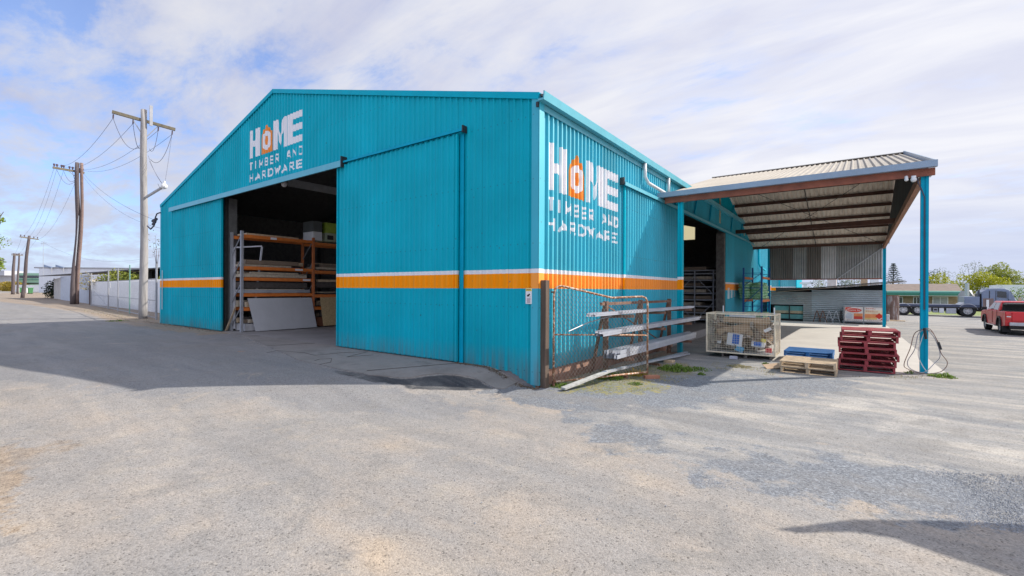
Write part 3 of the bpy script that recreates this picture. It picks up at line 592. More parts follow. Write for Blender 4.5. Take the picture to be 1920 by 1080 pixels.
# warning sign
s_=thing('camera_warning_sign','small white and yellow camera warning sign on the teal wall by the corner','sign',(-.17,-.05,1.9))
x0,x1=-.262,-.108
MB().box(x0,x1,-.050,-.036,1.75,2.08).build('sign_plate',white,s_); MB().box(x0+.005,x1-.005,-.054,-.051,2.02,2.075).build('sign_header',yellow,s_)
ic=MB(); ic.prism([(x0+.03,1.93),(x0+.10,1.97),(x0+.115,1.94),(x0+.045,1.90)],'y',-.055,-.051); ic.box(x0+.09,x0+.13,-.055,-.051,1.895,1.90).box(x0+.075,x0+.082,-.055,-.051,1.90,1.935); ic.build('camera_symbol',black,s_)
tx=MB()
for k in range(5): tx.box(x0+.03+.006*(k%2),x1-.03-.004*(k%3),-.054,-.051,1.775+k*.021,1.783+k*.021)
for k in range(6): tx.box(x0+.02+k*.02,x0+.034+k*.02,-.057,-.0545,2.035,2.06)
tx.build('sign_text',M('sign_ink',(.22,.12,.16),.6),s_)
for k,(ya,yb,za,zb) in enumerate([(18.0,18.5,1.62,2.2),(18.8,19.25,1.66,2.1),(19.6,19.95,1.7,2.05)]):
    t=MB().box(.034,.045,ya,yb,za,zb); o=t.build('notice',white); tag(o,['tall white paper notice on the teal wall nearest the side doorway','middle white paper notice on the teal wall beside the side doorway','smallest white paper notice on the teal wall closest to the blue rack'][k],'notice')
# downpipes on the side wall
MB().tube([(.14,5.78,EV-.18),(.14,5.78,5.55),(.18,5.95,5.38),(.22,8.0,5.30),(.45,8.9,5.24),(.75,8.5,5.22),(.9,7.4,5.2),(.9,7.25,5.1)],.055,10).tube([(.14,8.05,EV-.18),(.14,8.05,5.34)],.05,10).build('downpipe',whitepipe,shed,smooth=True)
MB().tube([(.14,27.2,5.95),(.14,27.2,3.9),(.18,27.6,3.7),(.3,29,3.5)],.06,8).build('downpipe',teal,shed,smooth=True)
# ================================================================ AWNING
aw=thing('carport_awning','open gabled awning on teal posts with a cream ribbed roof beside the shed','awning',(3.7,16.4,0))
AX0,AX1=-.35,6.93
def rsheet(mb,y0,z0,y1,z1,x0,x1,lift=0):
    Lh=math.hypot(y1-y0,z1-z0); V=((0),(y1-y0)/Lh,(z1-z0)/Lh); s=1 if y1>y0 else -1
    mb.sheet((0,y0,z0+lift),X,V,(0,-(z1-z0)/Lh*s,abs(y1-y0)/Lh),x0,x1,0,Lh,'trap',.19,.04)
r=MB(); rsheet(r,AY0,AZ0,AYR,AZR,AX0,AX1); 
rfo=r.build('near_roof_slope',roofw,aw)
r=MB(); rsheet(r,AYR,AZR,AY1,AZ1,AX0,AX1); r.build('far_roof_slope',roofunder,aw)
MB().bar((AX0,AYR,AZR+.04),(AX1,AYR,AZR+.04),.30,.03).build('ridge_cap',roofw,aw)
MB().prism([(AY0-.13,AZ0+.10),(AY0-.13,AZ0-.06),(AY0+.01,AZ0-.06),(AY0+.01,AZ0-.045),(AY0-.115,AZ0-.045),(AY0-.115,AZ0+.10)],'x',.1,AX1+.03).build('front_gutter',bluegrey,aw)
MB().box(.3,AX1,AY0+.03,AY0+.10,AZ0-.24,AZ0-.06).build('front_beam',oxide,aw)
bg_=MB(); bg_.bar((AX1+.02,AY0-.05,AZ0+.02),(AX1+.02,AYR,AZR+.05),.03,.16).bar((AX1+.02,AYR,AZR+.05),(AX1+.02,AY1,AZ1+.03),.03,.16); bg_.build('barge_flashing',bluegrey,aw)
for k in range(8):                                    # purlins of the far slope, then the near one
    y=AYR+.5+k*1.22; z=aroof(y)-.10; MB().box(.05,6.79,y-.035,y+.035,z-.09,z+.07).build('purlin',brownst,aw)
    y=AYR-.5-k*1.15; z=aroof(y)-.10; MB().box(.05,6.79,y-.035,y+.035,z-.09,z+.07).build('purlin',brownst,aw)
MB().bar((-.0,20.1,5.33),(6.7,16.2,4.92),.10,.20).build('tie_beam',M('tie_brown',(.12,.055,.04),.8,var=.3,scale=4),aw)
for xx in (6.72,):
    MB().bar((xx,AY0+.2,AZ0-.18),(xx,AY1-.2,AZ1-.2),.12,.22).build('bottom_chord',M('chord_rust',(.26,.13,.08),.8,var=.3,scale=4),aw)
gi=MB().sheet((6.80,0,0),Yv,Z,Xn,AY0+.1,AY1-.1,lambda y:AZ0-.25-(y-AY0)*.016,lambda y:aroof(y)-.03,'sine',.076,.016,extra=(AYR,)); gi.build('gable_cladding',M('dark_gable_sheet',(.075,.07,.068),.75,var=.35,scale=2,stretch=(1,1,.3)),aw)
for y in (9,11.5,14,18.5,21): MB().bar((.10,y,5.2),(.10,y+.7,max(5.3,aroof(y+.7)-.1)),.05,.07).build('stud',tealdk,aw)
for y in (16.0,22.3): MB().box(.055,.07,y,y+.28,5.35,aroof(y)-.25).build('translucent_strip',trans,aw)
wr=MB()
for a,b in (((.5,16.6,7.4),(6.5,25.2,4.9)),((6.5,16.6,7.4),(.5,25.2,4.9))):
    a=Vector(a);b=Vector(b); wr.tube([a+(b-a)*i/8+Vector((0,0,-.10)) for i in range(9)],.012,5)
wr.tube([(3.4,16.6,7.35),(3.5,25.4,4.8)],.02,5); wr.build('brace_rod',black,aw)
def rhs(name,x,y,z0,z1,mat=teal):
    p=MB().box(x-.075,x-.02,y-.08,y+.08,z0,z1).box(x+.02,x+.075,y-.08,y+.08,z0,z1).box(x-.02,x+.02,y-.06,y+.06,z0,z1); return p
rhs('p',6.75,7.35,-.05,4.98).build('post',tealdk,aw); rhs('p',.77,7.35,-.05,4.98).build('post',clad,aw)
rhs('p',6.75,25.75,-.05,4.78).build('post',tealdk,aw); rhs('p',.95,25.75,-.05,4.78).build('post',tealdk,aw)
MB().box(6.62,6.88,7.2,7.5,4.93,5.0).build('post_bracket',galv,aw)
MB().tube([(6.60,7.25,4.92),(6.62,7.20,4.75),(6.68,7.22,4.6),(6.74,7.25,4.4),(6.745,7.26,1.6)],.014,6).build('cable_conduit',wiremat,aw)
ew=[]
for a,b,mt in ((1.0,2.3,zincold),(2.3,3.0,galvmat),(3.0,3.75,zincold),(3.75,4.5,zincnew),(4.5,6.66,galvmat)):
    MB().sheet((0,25.66,0),X,Z,Yb,a,b,2.78,4.835,'sine',.12,.035).build('end_sheet',mt,aw)
MB().box(1.0,6.66,25.70,25.76,4.30,4.38).box(1.0,6.66,25.62,25.70,2.74,2.80).build('girt',oxide,aw)
MB().bar((4.55,25.6,2.78),(6.68,25.6,4.55),.05,.05).build('diagonal_brace',galv,aw)
# security cameras on the awning
sc_=thing('security_camera','two headed white security camera under the front corner of the awning','camera',(6.5,7.1,4.85))
def ball(mb,c,r,n=10,sz=1):
    vs=[];fs=[]
    for i in range(n+1):
        for j in range(n): 
            t=math.pi*i/n; u=2*math.pi*j/n; vs.append((c[0]+r*math.sin(t)*math.cos(u),c[1]+r*math.sin(t)*math.sin(u),c[2]+sz*r*math.cos(t)))
    for i in range(n):
        for j in range(n): fs.append((i*n+j,(i+1)*n+j,(i+1)*n+(j+1)%n,i*n+(j+1)%n))
    return mb.add(vs,fs)
ball(MB().tube([(6.52,7.1,4.93),(6.52,7.1,4.86)],.05,10),(6.52,7.1,4.84),.062).build('dome_camera',white,sc_,smooth=True)
ball(MB().tube([(6.38,7.1,4.93),(6.38,7.05,4.86)],.035,10),(6.38,7.06,4.85),.042).build('dome_camera',white,sc_,smooth=True)
# ================================================================ hose on the post
hs=thing('coiled_hose','grey and brown hoses looped over the teal front post of the awning','hose',(6.75,7.2,0))
def loop(x0,x1,zt,zb,y,r,mat,nm):
    pts=[]
    for k in range(21):
        t=k/20*math.pi; pts.append(((x0+x1)/2-(x1-x0)/2*math.cos(t)*(1 if t<math.pi/2 else 1),y+.05*math.sin(3*t),zb+(zt-zb)*(1-math.sin(t))**1.0))
    mid=(x0+x1)/2
    pts=[(6.71,y,zt)]+[( mid+(x-mid)*1.0,yy,z) for x,yy,z in pts]+[(6.79,y,zt)]
    MB().tube(pts,r,6).build(nm,mat,hs,smooth=True)
hm=M('brown_hose',(.22,.15,.12),.6); hm2=M('grey_hose',(.32,.33,.36),.6)
def hpath(pts,mat,r=.0095):
    pts=[(6.745+(x-6.745)*.82,y,z) for x,y,z in pts]
    P=[Vector(p) for p in pts]; o=[]
    for i in range(len(P)-1):
        p0=P[max(i-1,0)];p1=P[i];p2=P[i+1];p3=P[min(i+2,len(P)-1)]
        for k in range(6):
            t=k/6; o.append(.5*((2*p1)+(p2-p0)*t+(2*p0-5*p1+4*p2-p3)*t*t+(3*p1-p0-3*p2+p3)*t**3))
    o.append(P[-1]); MB().tube(o,r,6).build('hose',mat,hs,smooth=True)
yh=7.2
hpath([(6.72,yh,1.12),(6.52,yh-.02,1.0),(6.42,yh,.62),(6.28,yh,.22),(6.36,yh,.10),(6.7,yh-.1,.03),(7.1,yh-.05,.10),(7.26,yh,.32),(7.12,yh,.55),(7.03,yh,.85),(6.9,yh,1.1),(6.78,yh,1.15)],hm)
hpath([(6.72,yh-.03,1.10),(6.60,yh-.03,.98),(6.52,yh-.02,.6),(6.36,yh-.03,.3),(6.42,yh-.06,.12),(6.72,yh-.12,.06),(6.98,yh,.30),(7.1,yh,.5),(6.98,yh,.9),(6.8,yh-.02,1.12)],hm2)
hpath([(6.75,yh-.04,1.08),(6.66,yh-.04,.8),(6.60,yh-.05,.5),(6.68,yh-.08,.25),(6.82,yh-.09,.05),(6.9,yh-.12,.02)],M('clear_hose',(.5,.55,.55),.4))
hpath([(6.78,yh-.03,1.13),(6.92,yh-.03,1.05),(7.02,yh-.03,.88),(7.06,yh-.03,.80)],hm); MB().tube([(7.0,yh-.03,.82),(7.05,yh-.03,.64)],.024,8).build('nozzle',black,hs); MB().tube([(6.74,yh-.06,1.15),(6.77,yh-.06,.88)],.03,8).build('tap',black,hs)
# ================================================================ TIMBER POST + GATE
tp=MB().box(.045,.19,.03,.17,-.05,2.25); tag(tp.build('timber_post',M('dark_post_timber',(.10,.072,.055),.9,var=.4,scale=9,stretch=(1,1,.12),bump=.004),bevel=.008),'brown weathered timber gate post at the near corner of the teal shed','post')
gt=thing('chain_mesh_gate','rusty tube framed gate with sagging chain wire mesh leaning open beside the teal wall','gate',(.25,.25,0))
GA=Vector((.22,.30,0)); GB=Vector((1.46,2.46,0)); GL=(GB-GA).length; GU=(GB-GA)/GL
gp=lambda s,z:(GA+GU*s+Vector((0,0,z)))
out_=[(0,.10),(0,1.95),(.03,2.06),(.10,2.12),(.20,2.13),(1.35,1.90),(1.5,1.875),(GL-.16,1.90),(GL-.06,1.87),(GL-.01,1.78),(GL,1.65),(GL,.10)]
MB().tube([gp(s,z) for s,z in out_],.024,8).build('frame_tube',rusttube,gt,smooth=True)
MB().tube([gp(0,.10),gp(GL,.14)],.022,8).build('bottom_rail',rusttube,gt,smooth=True); MB().tube([gp(0,1.10),gp(GL,1.0)],.017,8).build('middle_rail',rusttube,gt,smooth=True)
MB().tube([gp(0,.12),gp(0,.02)],.03,8).tube([gp(.0,2.0)+Vector((-.06,0,0)),gp(0,2.0)],.02,6).build('hinge',rust,gt)
def topz(s):
    for (a,b),(c_,d_) in zip(out_[1:-1],out_[2:]):
        if a<=s<=c_ and c_>a: return b+(d_-b)*(s-a)/(c_-a)
    return 1.8
def mesh_net(mb,fn,L,z0,ztop,cell,r,slope=1.0):
    """diamond netting clipped to 0..L and z0..ztop(s); fn(s,z)->point"""
    for sg in (1,-1):
        k=-6
        zmax=max(ztop(i*L/20) for i in range(21)); n=int((L+(zmax-z0)/slope)/cell)+2
        for k in range(-n,n+1):
            s0=k*cell; seg=None; prev=None; T=24
            pts=[]
            for i in range(T+1):
                z=z0+(zmax-z0)*i/T; s=s0+sg*(z-z0)/slope
                ok=0<=s<=L and z<=ztop(min(max(s,0),L))
                if ok: pts.append((s,z))
            if len(pts)>1:
                off=.0015*sg
                a=fn(*pts[0]); b=fn(*pts[-1]); m_=fn((pts[0][0]+pts[-1][0])/2,(pts[0][1]+pts[-1][1])/2)
                mb.tube([a,m_,b],r,3,False)
nm_=MB(); mesh_net(nm_,lambda s,z:gp(s,z)+Vector((.02*math.sin(s*3)*math.sin(z*3),-.015*math.sin(s*3),0)),GL,.12,topz,.088,.0036,1.25)
nm_.build('chain_mesh',M('rusty_wire',(.24,.20,.17),.7),gt)
# ================================================================ STEEL SECTION RACK
sr=thing('cantilever_steel_rack','rusty cantilever stand with three tiers of arms carrying steel sections along the teal side wall','rack',(.55,4.4,0))
for y in (2.15,4.4,6.9):
    MB().box(.50,.60,y-.05,y+.05,-.02,1.78).build('upright',rust,sr)
    MB().bar((.52,y,1.7),(.16,y+.05,.02),.06,.06).build('back_leg',rust,sr)
    for z in (1.42,.98,.42): MB().bar((.58,y,z),(1.25,y,z+.03),.06,.07).build('arm',rust,sr)
    MB().box(.15,1.1,y-.04,y+.04,-.02,.06).build('foot',rust,sr)
MB().bar((.54,1.9,1.72),(.54,7.1,1.70),.05,.07).build('top_rail',rust,sr)
MB().bar((.50,2.2,1.7),(.50,6.8,.3),.02,.03).build('brace',rust,sr)
def csec(y0,z0_,y1,z1_,x,n,w,h,name,lab,cat='steel sections'):
    t=thing(name,lab,cat,(x,(y0+y1)/2,z0_),'steel sections on the rusty stand')
    for i in range(n):
        for j in range(2):
            xx=x+(i-(n-1)/2)*(w+.006); dz=j*(h+.003); ya=y0+random.uniform(-.12,.12); yb=y1+random.uniform(-.25,.15)
            b=MB(); th=.004
            pts=[(-w/2,0),(w/2,0),(w/2,h),(w/2-.012,h),(w/2-.012,h-th),(w/2-th,h-th),(w/2-th,th),(-w/2+th,th),(-w/2+th,h-th),(-w/2+.012,h-th),(-w/2+.012,h),(-w/2,h)]
            v=[(xx+p[0],ya,z0_+dz+p[1]) for p in pts]+[(xx+p[0],yb,z1_+dz+p[1]) for p in pts]; m_=len(pts)
            b.add(v,[(k,(k+1)%m_,m_+(k+1)%m_,m_+k) for k in range(m_)]); b.build('steel_section',silver,t)
    return t
csec(.55,1.50,8.0,1.47,.93,3,.075,.030,'steel_bundle','thin silver steel sections lying on the highest arms of the rusty stand')
csec(.85,1.07,8.6,1.05,.98,3,.075,.050,'steel_bundle','silver steel channels lying on the middle arms of the rusty stand')
csec(1.5,.53,7.8,.50,1.0,4,.075,.085,'steel_bundle','deepest bundle of silver steel purlins lying on the lowest arms of the rusty stand')
tag(MB().tube([(.75,-.0,1.22),(.9,.6,1.38),(.95,1.6,1.47)],.012,5).build('bent_strip',rackgr),'bent thin metal strip poking out over the highest arms of the rusty stand','strip')
tag(MB().bar((.98,1.2,.26),(1.0,7.3,.06),.08,.05).bar((1.08,3.2,.22),(1.16,7.0,.05),.03,.05).build('loose_steel_section',silver),'long loose silver steel section lying low behind the mesh gate','steel section')
tag(MB().bar((.60,.05,.05),(1.0,1.35,.27),.13,.045).build('grey_plank',M('grey_plank',(.42,.42,.40),.8,var=.25,scale=8),bevel=.004),'short grey plank sloping on the weeds under the mesh gate','plank')
tag(MB().box(.35,.50,1.2,7.2,0,.1).box(.7,.82,4.2,6.4,.0,.09).build('ground_beam',wood),'old timber bearer lying on the ground under the rusty stand','beam')
tag(MB().box(1.0,1.25,5.0,5.25,.0,.07).build('timber_offcut',palletw,bevel=.01),'small pale timber offcut on the gravel beside the weeds','offcut')
tag(MB().bar((1.42,2.38,.03),(1.68,2.62,.03),.14,.08).build('brick',M('red_brick',(.36,.16,.10),.9),bevel=.006),'single red brick propping the foot of the mesh gate','brick')
# ================================================================ PALLETS
def pallet(mat,label,loc,group,Wd=1.165,D=1.165,rot=0.):
    t=thing('pallet',label,'pallet',(0,0,0),group)
    for k in range(7): y=k*(D-.10)/6; MB().box(0,Wd,y,y+.10,.128,.148).build('deck_board',mat,t)
    for x in (0,(Wd-.045)/2-.02,Wd-.045): MB().box(x,x+.045+(.03 if 0<x<1 else 0),0.004,D-.004,.020,.127).build('bearer',mat,t)
    for y in (0,(D-.1)/2,D-.10): MB().box(0,Wd,y,y+.10,.001,.019).build('bottom_board',mat,t)
    t.location=loc; t.rotation_euler=(0,0,rot); return t
rp=None; ords=['top red pallet of the stack of seven','second red pallet from the top of the stack','third red pallet from the top of the stack','middle red pallet of the stack of seven','third red pallet from the bottom of the stack','second red pallet from the bottom of the stack','bottom red pallet of the stack, resting on the ground']
for k in range(7):
    z=(6-k)*.150; dx=[.02,.0,-.04,-.01,.05,.01,.0][k]
    if rp is None: rp=pallet(palletr,ords[0],(5.07,6.58,z+.02),'stacked red pallets'); t=rp
    else: t=copy_tree(rp); t['label']=ords[k]
    t.location=(5.07+dx-.012*k,6.58+random.uniform(-.02,.02),z+.02); t.rotation_euler=(0,0,math.radians(1+random.uniform(-1.2,1.2)))
bp=pallet(palletb,'upper blue pallet of the pair beside the wire cage',(3.70,7.45,.172),'stacked blue pallets',rot=-.02); t=copy_tree(bp); t['label']='lower blue pallet of the pair beside the wire cage'; t.location=(3.72,7.43,.02); t.rotation_euler=(0,0,.01)
wp=pallet(palletw,'upper bare timber pallet in front of the blue pallets',(3.83,5.30,.152),'bare timber pallets',rot=-.02); t=copy_tree(wp); t['label']='lower bare timber pallet in front of the blue pallets'; t.location=(3.85,5.32,.0); t.rotation_euler=(0,0,.0)
cp=pallet(palletold,'grey timber pallet carrying the wire cage',(2.05,7.28,.0),None,Wd=1.35,rot=.01)
# ================================================================ WIRE CAGE
cg=thing('wire_cage','cream steel mesh cage bin full of cardboard and packaging waste','cage',(2.55,7.7,.15))
creamst=M('cream_steel',(.68,.60,.46),.6,var=.2,scale=8)
cx0,cx1,cy0,cy1,cz0,cz1=1.64,3.50,7.18,8.28,.16,1.34
fr=MB()
for x in (cx0,cx1):
    for y in (cy0,cy1): fr.box(x-.022,x+.022,y-.022,y+.022,cz0-.02,cz1+.02)
for z in (cz0,cz1):
    for y in (cy0,cy1): fr.box(cx0+.022,cx1-.022,y-.018,y+.018,z-.02,z+.02)
    for x in (cx0,cx1): fr.box(x-.018,x+.018,cy0+.022,cy1-.022,z-.02,z+.02)
fr.build('frame',creamst,cg)
def grid(axis,c):
    w=MB(); r=.0024
    if axis=='y':
        n=26
        for i in range(1,n): x=cx0+(cx1-cx0)*i/n; w.box(x-r,x+r,c-r,c+r,cz0,cz1)
        for i in range(1,17): z=cz0+(cz1-cz0)*i/17; w.box(cx0,cx1,c-r*3,c-r,z-r,z+r)
    else:
        for i in range(1,15): y=cy0+(cy1-cy0)*i/15; w.box(c-r,c+r,y-r,y+r,cz0,cz1)
        for i in range(1,17): z=cz0+(cz1-cz0)*i/17; w.box(c-r*3,c-r,cy0,cy1,z-r,z+r)
    return w
grid('y',cy0-.02).build('mesh_panel',creamst,cg); grid('y',cy1).build('mesh_panel',creamst,cg); grid('x',cx0).build('mesh_panel',creamst,cg); grid('x',cx1+.02).build('mesh_panel',creamst,cg)
for x,y in ((cx0+.28,cy1-.2),(cx1-.03,cy0+.12)): MB().box(x-.015,x+.015,y,y+.03,cz1,cz1+.22).build('corner_stub',white,cg)
MB().box(cx0+.02,cx1-.02,cy0+.02,cy1-.02,cz0,cz0+.02).build('floor_sheet',rackgr,cg)
def obox(name,c,s,rx,ry,rz,mat,label=None,cat='box',group=None,parent=None):
    R=Matrix.Rotation(rz,3,'Z')@Matrix.Rotation(ry,3,'Y')@Matrix.Rotation(rx,3,'X'); mb=MB().box(-s[0]/2,s[0]/2,-s[1]/2,s[1]/2,-s[2]/2,s[2]/2)
    mb.v=[tuple(R@Vector(v)+Vector(c)) for v in mb.v]; o=mb.build(name,mat,parent,bevel=min(s)*.06)
    if label: tag(o,label,cat,group)
    return o
obox('cardboard_carton',(2.72,7.42,1.15),(1.25,.30,.15),0,.01,.03,cardb,'long flat cardboard carton across the top of the wire cage','carton')
obox('cardboard_sheet',(2.40,7.40,.78),(.95,.03,.40),.15,-.25,.05,cardb,'torn cardboard sheet leaning up to the right in the wire cage','cardboard')
obox('cardboard_sheet',(3.02,7.50,.82),(.35,.04,.62),.1,.35,-.1,cardb,'narrow cardboard flap folded behind the mesh at the right of the wire cage','cardboard')
obox('cardboard_carton',(2.05,7.62,.80),(.5,.4,.42),.1,.2,.3,M('dark_cardboard',(.28,.19,.12),.9),'brown carton tilted at the left inside the wire cage','carton')
obox('cardboard_carton',(2.9,7.85,.70),(.8,.5,.5),.05,-.15,-.2,M('dark_cardboard',(.28,.19,.12),.9),'large brown carton at the back of the wire cage','carton')
bxp=thing('printed_carton','white carton with a blue print panel low behind the cage mesh','carton',(2.42,7.3,.5))
obox('carton_body',(2.42,7.32,.56),(.42,.16,.36),.1,.12,0,white,parent=bxp); obox('blue_panel',(2.46,7.228,.58),(.19,.01,.30),.1,.12,0,bluec,parent=bxp)
bxp=thing('printed_carton','small blue and white carton lying flat low at the right of the wire cage','carton',(3.05,7.3,.5))
obox('carton_body',(3.06,7.32,.46),(.36,.16,.15),0,.05,.0,white,parent=bxp); obox('blue_panel',(3.05,7.234,.47),(.20,.01,.12),0,.05,.0,bluec,parent=bxp)
obox('white_label_box',(3.30,7.30,.90),(.20,.03,.09),0,-.5,0,white,'small white printed packet tilted against the cage mesh','packet')
obox('paint_tin',(3.33,7.30,.30),(.16,.14,.12),0,0,0,M('red_plastic',(.5,.04,.05),.5),'red tub lying at the bottom right of the wire cage','tub')
obox('white_bottle',(1.98,7.32,.50),(.10,.08,.17),0,.2,0,white,'white plastic bottle lying at the left of the wire cage','bottle')
obox('yellow_packet',(3.2,7.28,.58),(.12,.05,.10),0,.3,0,M('yellow_packet',(.7,.6,.15),.6),'small yellow packet above the blue and white carton in the cage','packet')
obox('blue_plastic_bag',(2.55,7.30,.28),(.22,.12,.14),.3,.4,.2,M('light_blue_plastic',(.1,.4,.65),.4),'crumpled light blue plastic at the bottom of the wire cage','plastic bag')
obox('white_plastic_wrap',(2.6,7.5,1.28),(.7,.4,.05),.05,.02,.1,M('clear_wrap',(.5,.55,.62),.3),'pale plastic wrap on top of the cartons in the wire cage','plastic wrap')
# loose packaging heap filling the cage
random.seed(3)
jk=MB()
for _ in range(260):
    c=Vector((random.uniform(cx0+.06,cx1-.06),random.uniform(cy0+.10,cy1-.06),random.uniform(cz0+.03,cz1-.2))); a=Vector((random.uniform(-1,1),random.uniform(-1,1),random.uniform(-1,1))).normalized()*random.uniform(.05,.16); b=a.cross(Vector((random.uniform(-1,1),random.uniform(-1,1),1))).normalized()*random.uniform(.03,.1)
    n_=a.cross(b).normalized()*.004
    P_=[c-a-b,c+a-b,c+a+b,c-a+b]
    if all(cx0+.03<p.x<cx1-.03 and cy0+.03<p.y<cy1-.03 and p.z>cz0+.02 for p in P_): jk.add([p-n_ for p in P_]+[p+n_ for p in P_],[(3,2,1,0),(4,5,6,7),(0,1,5,4),(1,2,6,5),(2,3,7,6),(3,0,4,7)])
o=jk.build('packaging_scraps',M('mixed_scraps',(.22,.17,.13),.8,var=.5,scale=4,col2=(.5,.46,.42),thr=(.52,.62))); tag(o,'mixed scraps of paper and card heaped in the wire cage','scraps',kind='stuff')
o=MB().add([(3.55,5.75,.02),(3.75,5.60,.02),(3.9,5.75,.03),(3.60,6.2,.15),(3.45,6.15,.16)],[(0,1,2,3,4)]); 
cb=obox('flattened_cardboard',(3.62,5.85,.06),(.42,.30,.012),.25,-.12,.5,cardb,'flattened piece of cardboard lying on the gravel beside the timber pallets','cardboard')
obox('plastic_bottle',(2.45,6.95,.05),(.22,.09,.09),0,0,.2,M('grey_bottle',(.42,.42,.5),.4),'empty grey plastic bottle on the ground in front of the wire cage','bottle')
# ================================================================ BLUE PALLET RACK WITH BAGS
br=thing('blue_pallet_rack','blue upright pallet rack with short orange beams holding green bags beside the side wall','rack')
xa=on_y(1394,560,19.6)[0]; xb=on_y(1428,560,19.6)[0]; ya,yb=19.6,22.4
for x,y,h in ((xa,ya,3.3),(xb,ya,3.35),(xa,yb,3.4),(xb,yb,3.4)):
    MB().box(x-.045,x+.045,y-.04,y+.04,0,h).build('upright',rackbl,br)
for y in (ya,yb):
    for z0_,z1_ in ((.3,1.2),(1.3,2.2),(2.3,3.0)): MB().bar((xa,y,z0_),(xb,y,z1_),.03,.03).bar((xa,y,z1_),(xb,y,z1_),.03,.03).build('frame_brace',rackbl,br)
for x in (xa,xb):
    for z in (.45,1.50,2.75): MB().box(x-.03,x+.03,ya+.04,yb-.04,z-.06,z+.06).build('beam',rackor,br)
MB().box(xa,xb,ya+.06,yb-.06,1.57,1.60).box(xa,xb,ya+.06,yb-.06,.52,.55).build('shelf',palletw,br)
def pillow(c,s,rz=0):
    mb=MB(); n=8; vs=[];fs=[]
    for i in range(n+1):
        for j in range(n):
            t=math.pi*i/n-math.pi/2; u=2*math.pi*j/n
            f=lambda q:math.copysign(abs(q)**.5,q); x=f(math.cos(u))*abs(math.cos(t))**.4*s[0]/2; y=f(math.sin(u))*abs(math.cos(t))**.4*s[1]/2; z=math.sin(t)*s[2]/2
            vs.append((x,y,z))
    for i in range(n):
        for j in range(n): fs.append((i*n+j,i*n+(j+1)%n,(i+1)*n+(j+1)%n,(i+1)*n+j))
    return mb.add(vs,fs)
bag0=pillow(None,(.62,.42,.17)).build('bag',bags,smooth=True); tag(bag0,'bulging green plastic bag stacked on the shelves of the blue rack','bag','green bags on the blue rack')
first=True
for zi in range(6):
    for yi in range(5):
        for xi in range(2):
            if zi==5 and (yi+xi)%2: continue
            o=bag0 if first else bag0.copy()
            if not first: COL.objects.link(o)
            first=False
            o.location=(xa+.02+xi*.56+random.uniform(-.04,.04),ya+.25+yi*.52+random.uniform(-.03,.03),1.69+zi*.15); o.rotation_euler=(random.uniform(-.1,.1),random.uniform(-.1,.1),random.uniform(-.25,.25)); o.scale=(random.uniform(.9,1.1),)*3
for yi in range(4):
    for xi in range(2):
        o=bag0.copy(); COL.objects.link(o); o.location=(xa+.1+xi*.6,ya+.3+yi*.55,.66+.12*(yi%2)); o.rotation_euler=(0,0,random.uniform(-.3,.3))
# ================================================================ INTERIOR RACKS
def pack(x0,x1,y0,y1,z0,z1,mat,label,cat='timber pack',nm='timber_pack'):
    o=MB().box(x0,x1,y0,y1,z0,z1).build(nm,mat,bevel=.01); return tag(o,label,cat)
rk=thing('orange_beam_rack','tall racking with orange beams and grey uprights standing just inside the front doorway','rack',(-14.6,4.5,.32))
for y in (.25,3.25,6.25,9.25):
    for x in (-14.1,-15.0): MB().box(x-.05,x+.05,y-.045,y+.045,.32,4.32).build('upright',rackgr if y<3 else M('upright_orange',(.45,.14,.05),.5,var=.2),rk)
    for k in range(4): z=.5+k*.95; MB().bar((-15.0,y,z),(-14.1,y,z+.85),.03,.03).build('frame_brace',rackgr,rk)
for y0_,y1_ in ((.3,3.2),(3.3,6.2),(6.3,9.2)):
    for z in (4.12,2.86,2.42,1.78,1.22):
        dz=0 if y0_<3 else -.06
        if y0_>3 and z==2.42: continue
        for x in (-14.1,-15.0): MB().box(x-.03,x+.03,y0_,y1_,z-.065+dz,z+.065+dz).build('beam',rackor,rk)
MB().box(-14.065,-14.06,1.35,1.60,4.07,4.16).build('load_label',white,rk);MB().box(-14.065,-14.06,2.4,2.75,2.82,2.90).build('load_label',white,rk);MB().box(-14.065,-14.06,2.75,3.1,2.38,2.46).build('load_label',white,rk)
pack(-15.0,-14.15,.45,2.6,4.19,4.26,palletw,'warped timber boards lying on the highest beams of the orange rack')
pack(-15.0,-14.2,.35,2.3,2.93,3.02,packlt,'pale timber boards on the second shelf of the orange rack')
pack(-15.0,-14.1,.35,2.95,2.50,2.62,packlt,'stack of pale boards on the middle shelf of the orange rack')
pack(-15.0,-14.1,.35,3.1,1.86,1.99,M('steel_pack',(.30,.31,.34),.6),'grey board pack on the second lowest shelf of the orange rack')
pack(-15.0,-14.15,.35,3.0,2.06,2.30,packdk,'dark board pack above the grey pack in the orange rack')
pack(-15.0,-14.1,3.4,6.1,2.92,3.02,packlt,'pale board pack on the second bay of the orange rack')
pack(-15.0,-14.15,3.4,6.1,2.1,2.35,packdk,'dark pack low in the second bay of the orange rack')
pack(-15.0,-14.15,.4,3.1,.34,.62,M('white_pack',(.42,.42,.44),.8),'pale pack on the floor behind the leaning grey sheet')
pack(-15.0,-14.15,3.5,5.4,.34,.75,M('brown_pack',(.22,.09,.05),.8),'brown pack on the floor behind the leaning strand board')
for k,yy in enumerate((.55,1.45,2.4)): tag(MB().box(-14.95,-14.1,yy,yy+.1,1.79+.06,1.86).build('bearer_block',palletw),'short timber bearer under the grey pack in the orange rack','bearer','timber bearers in the orange rack')
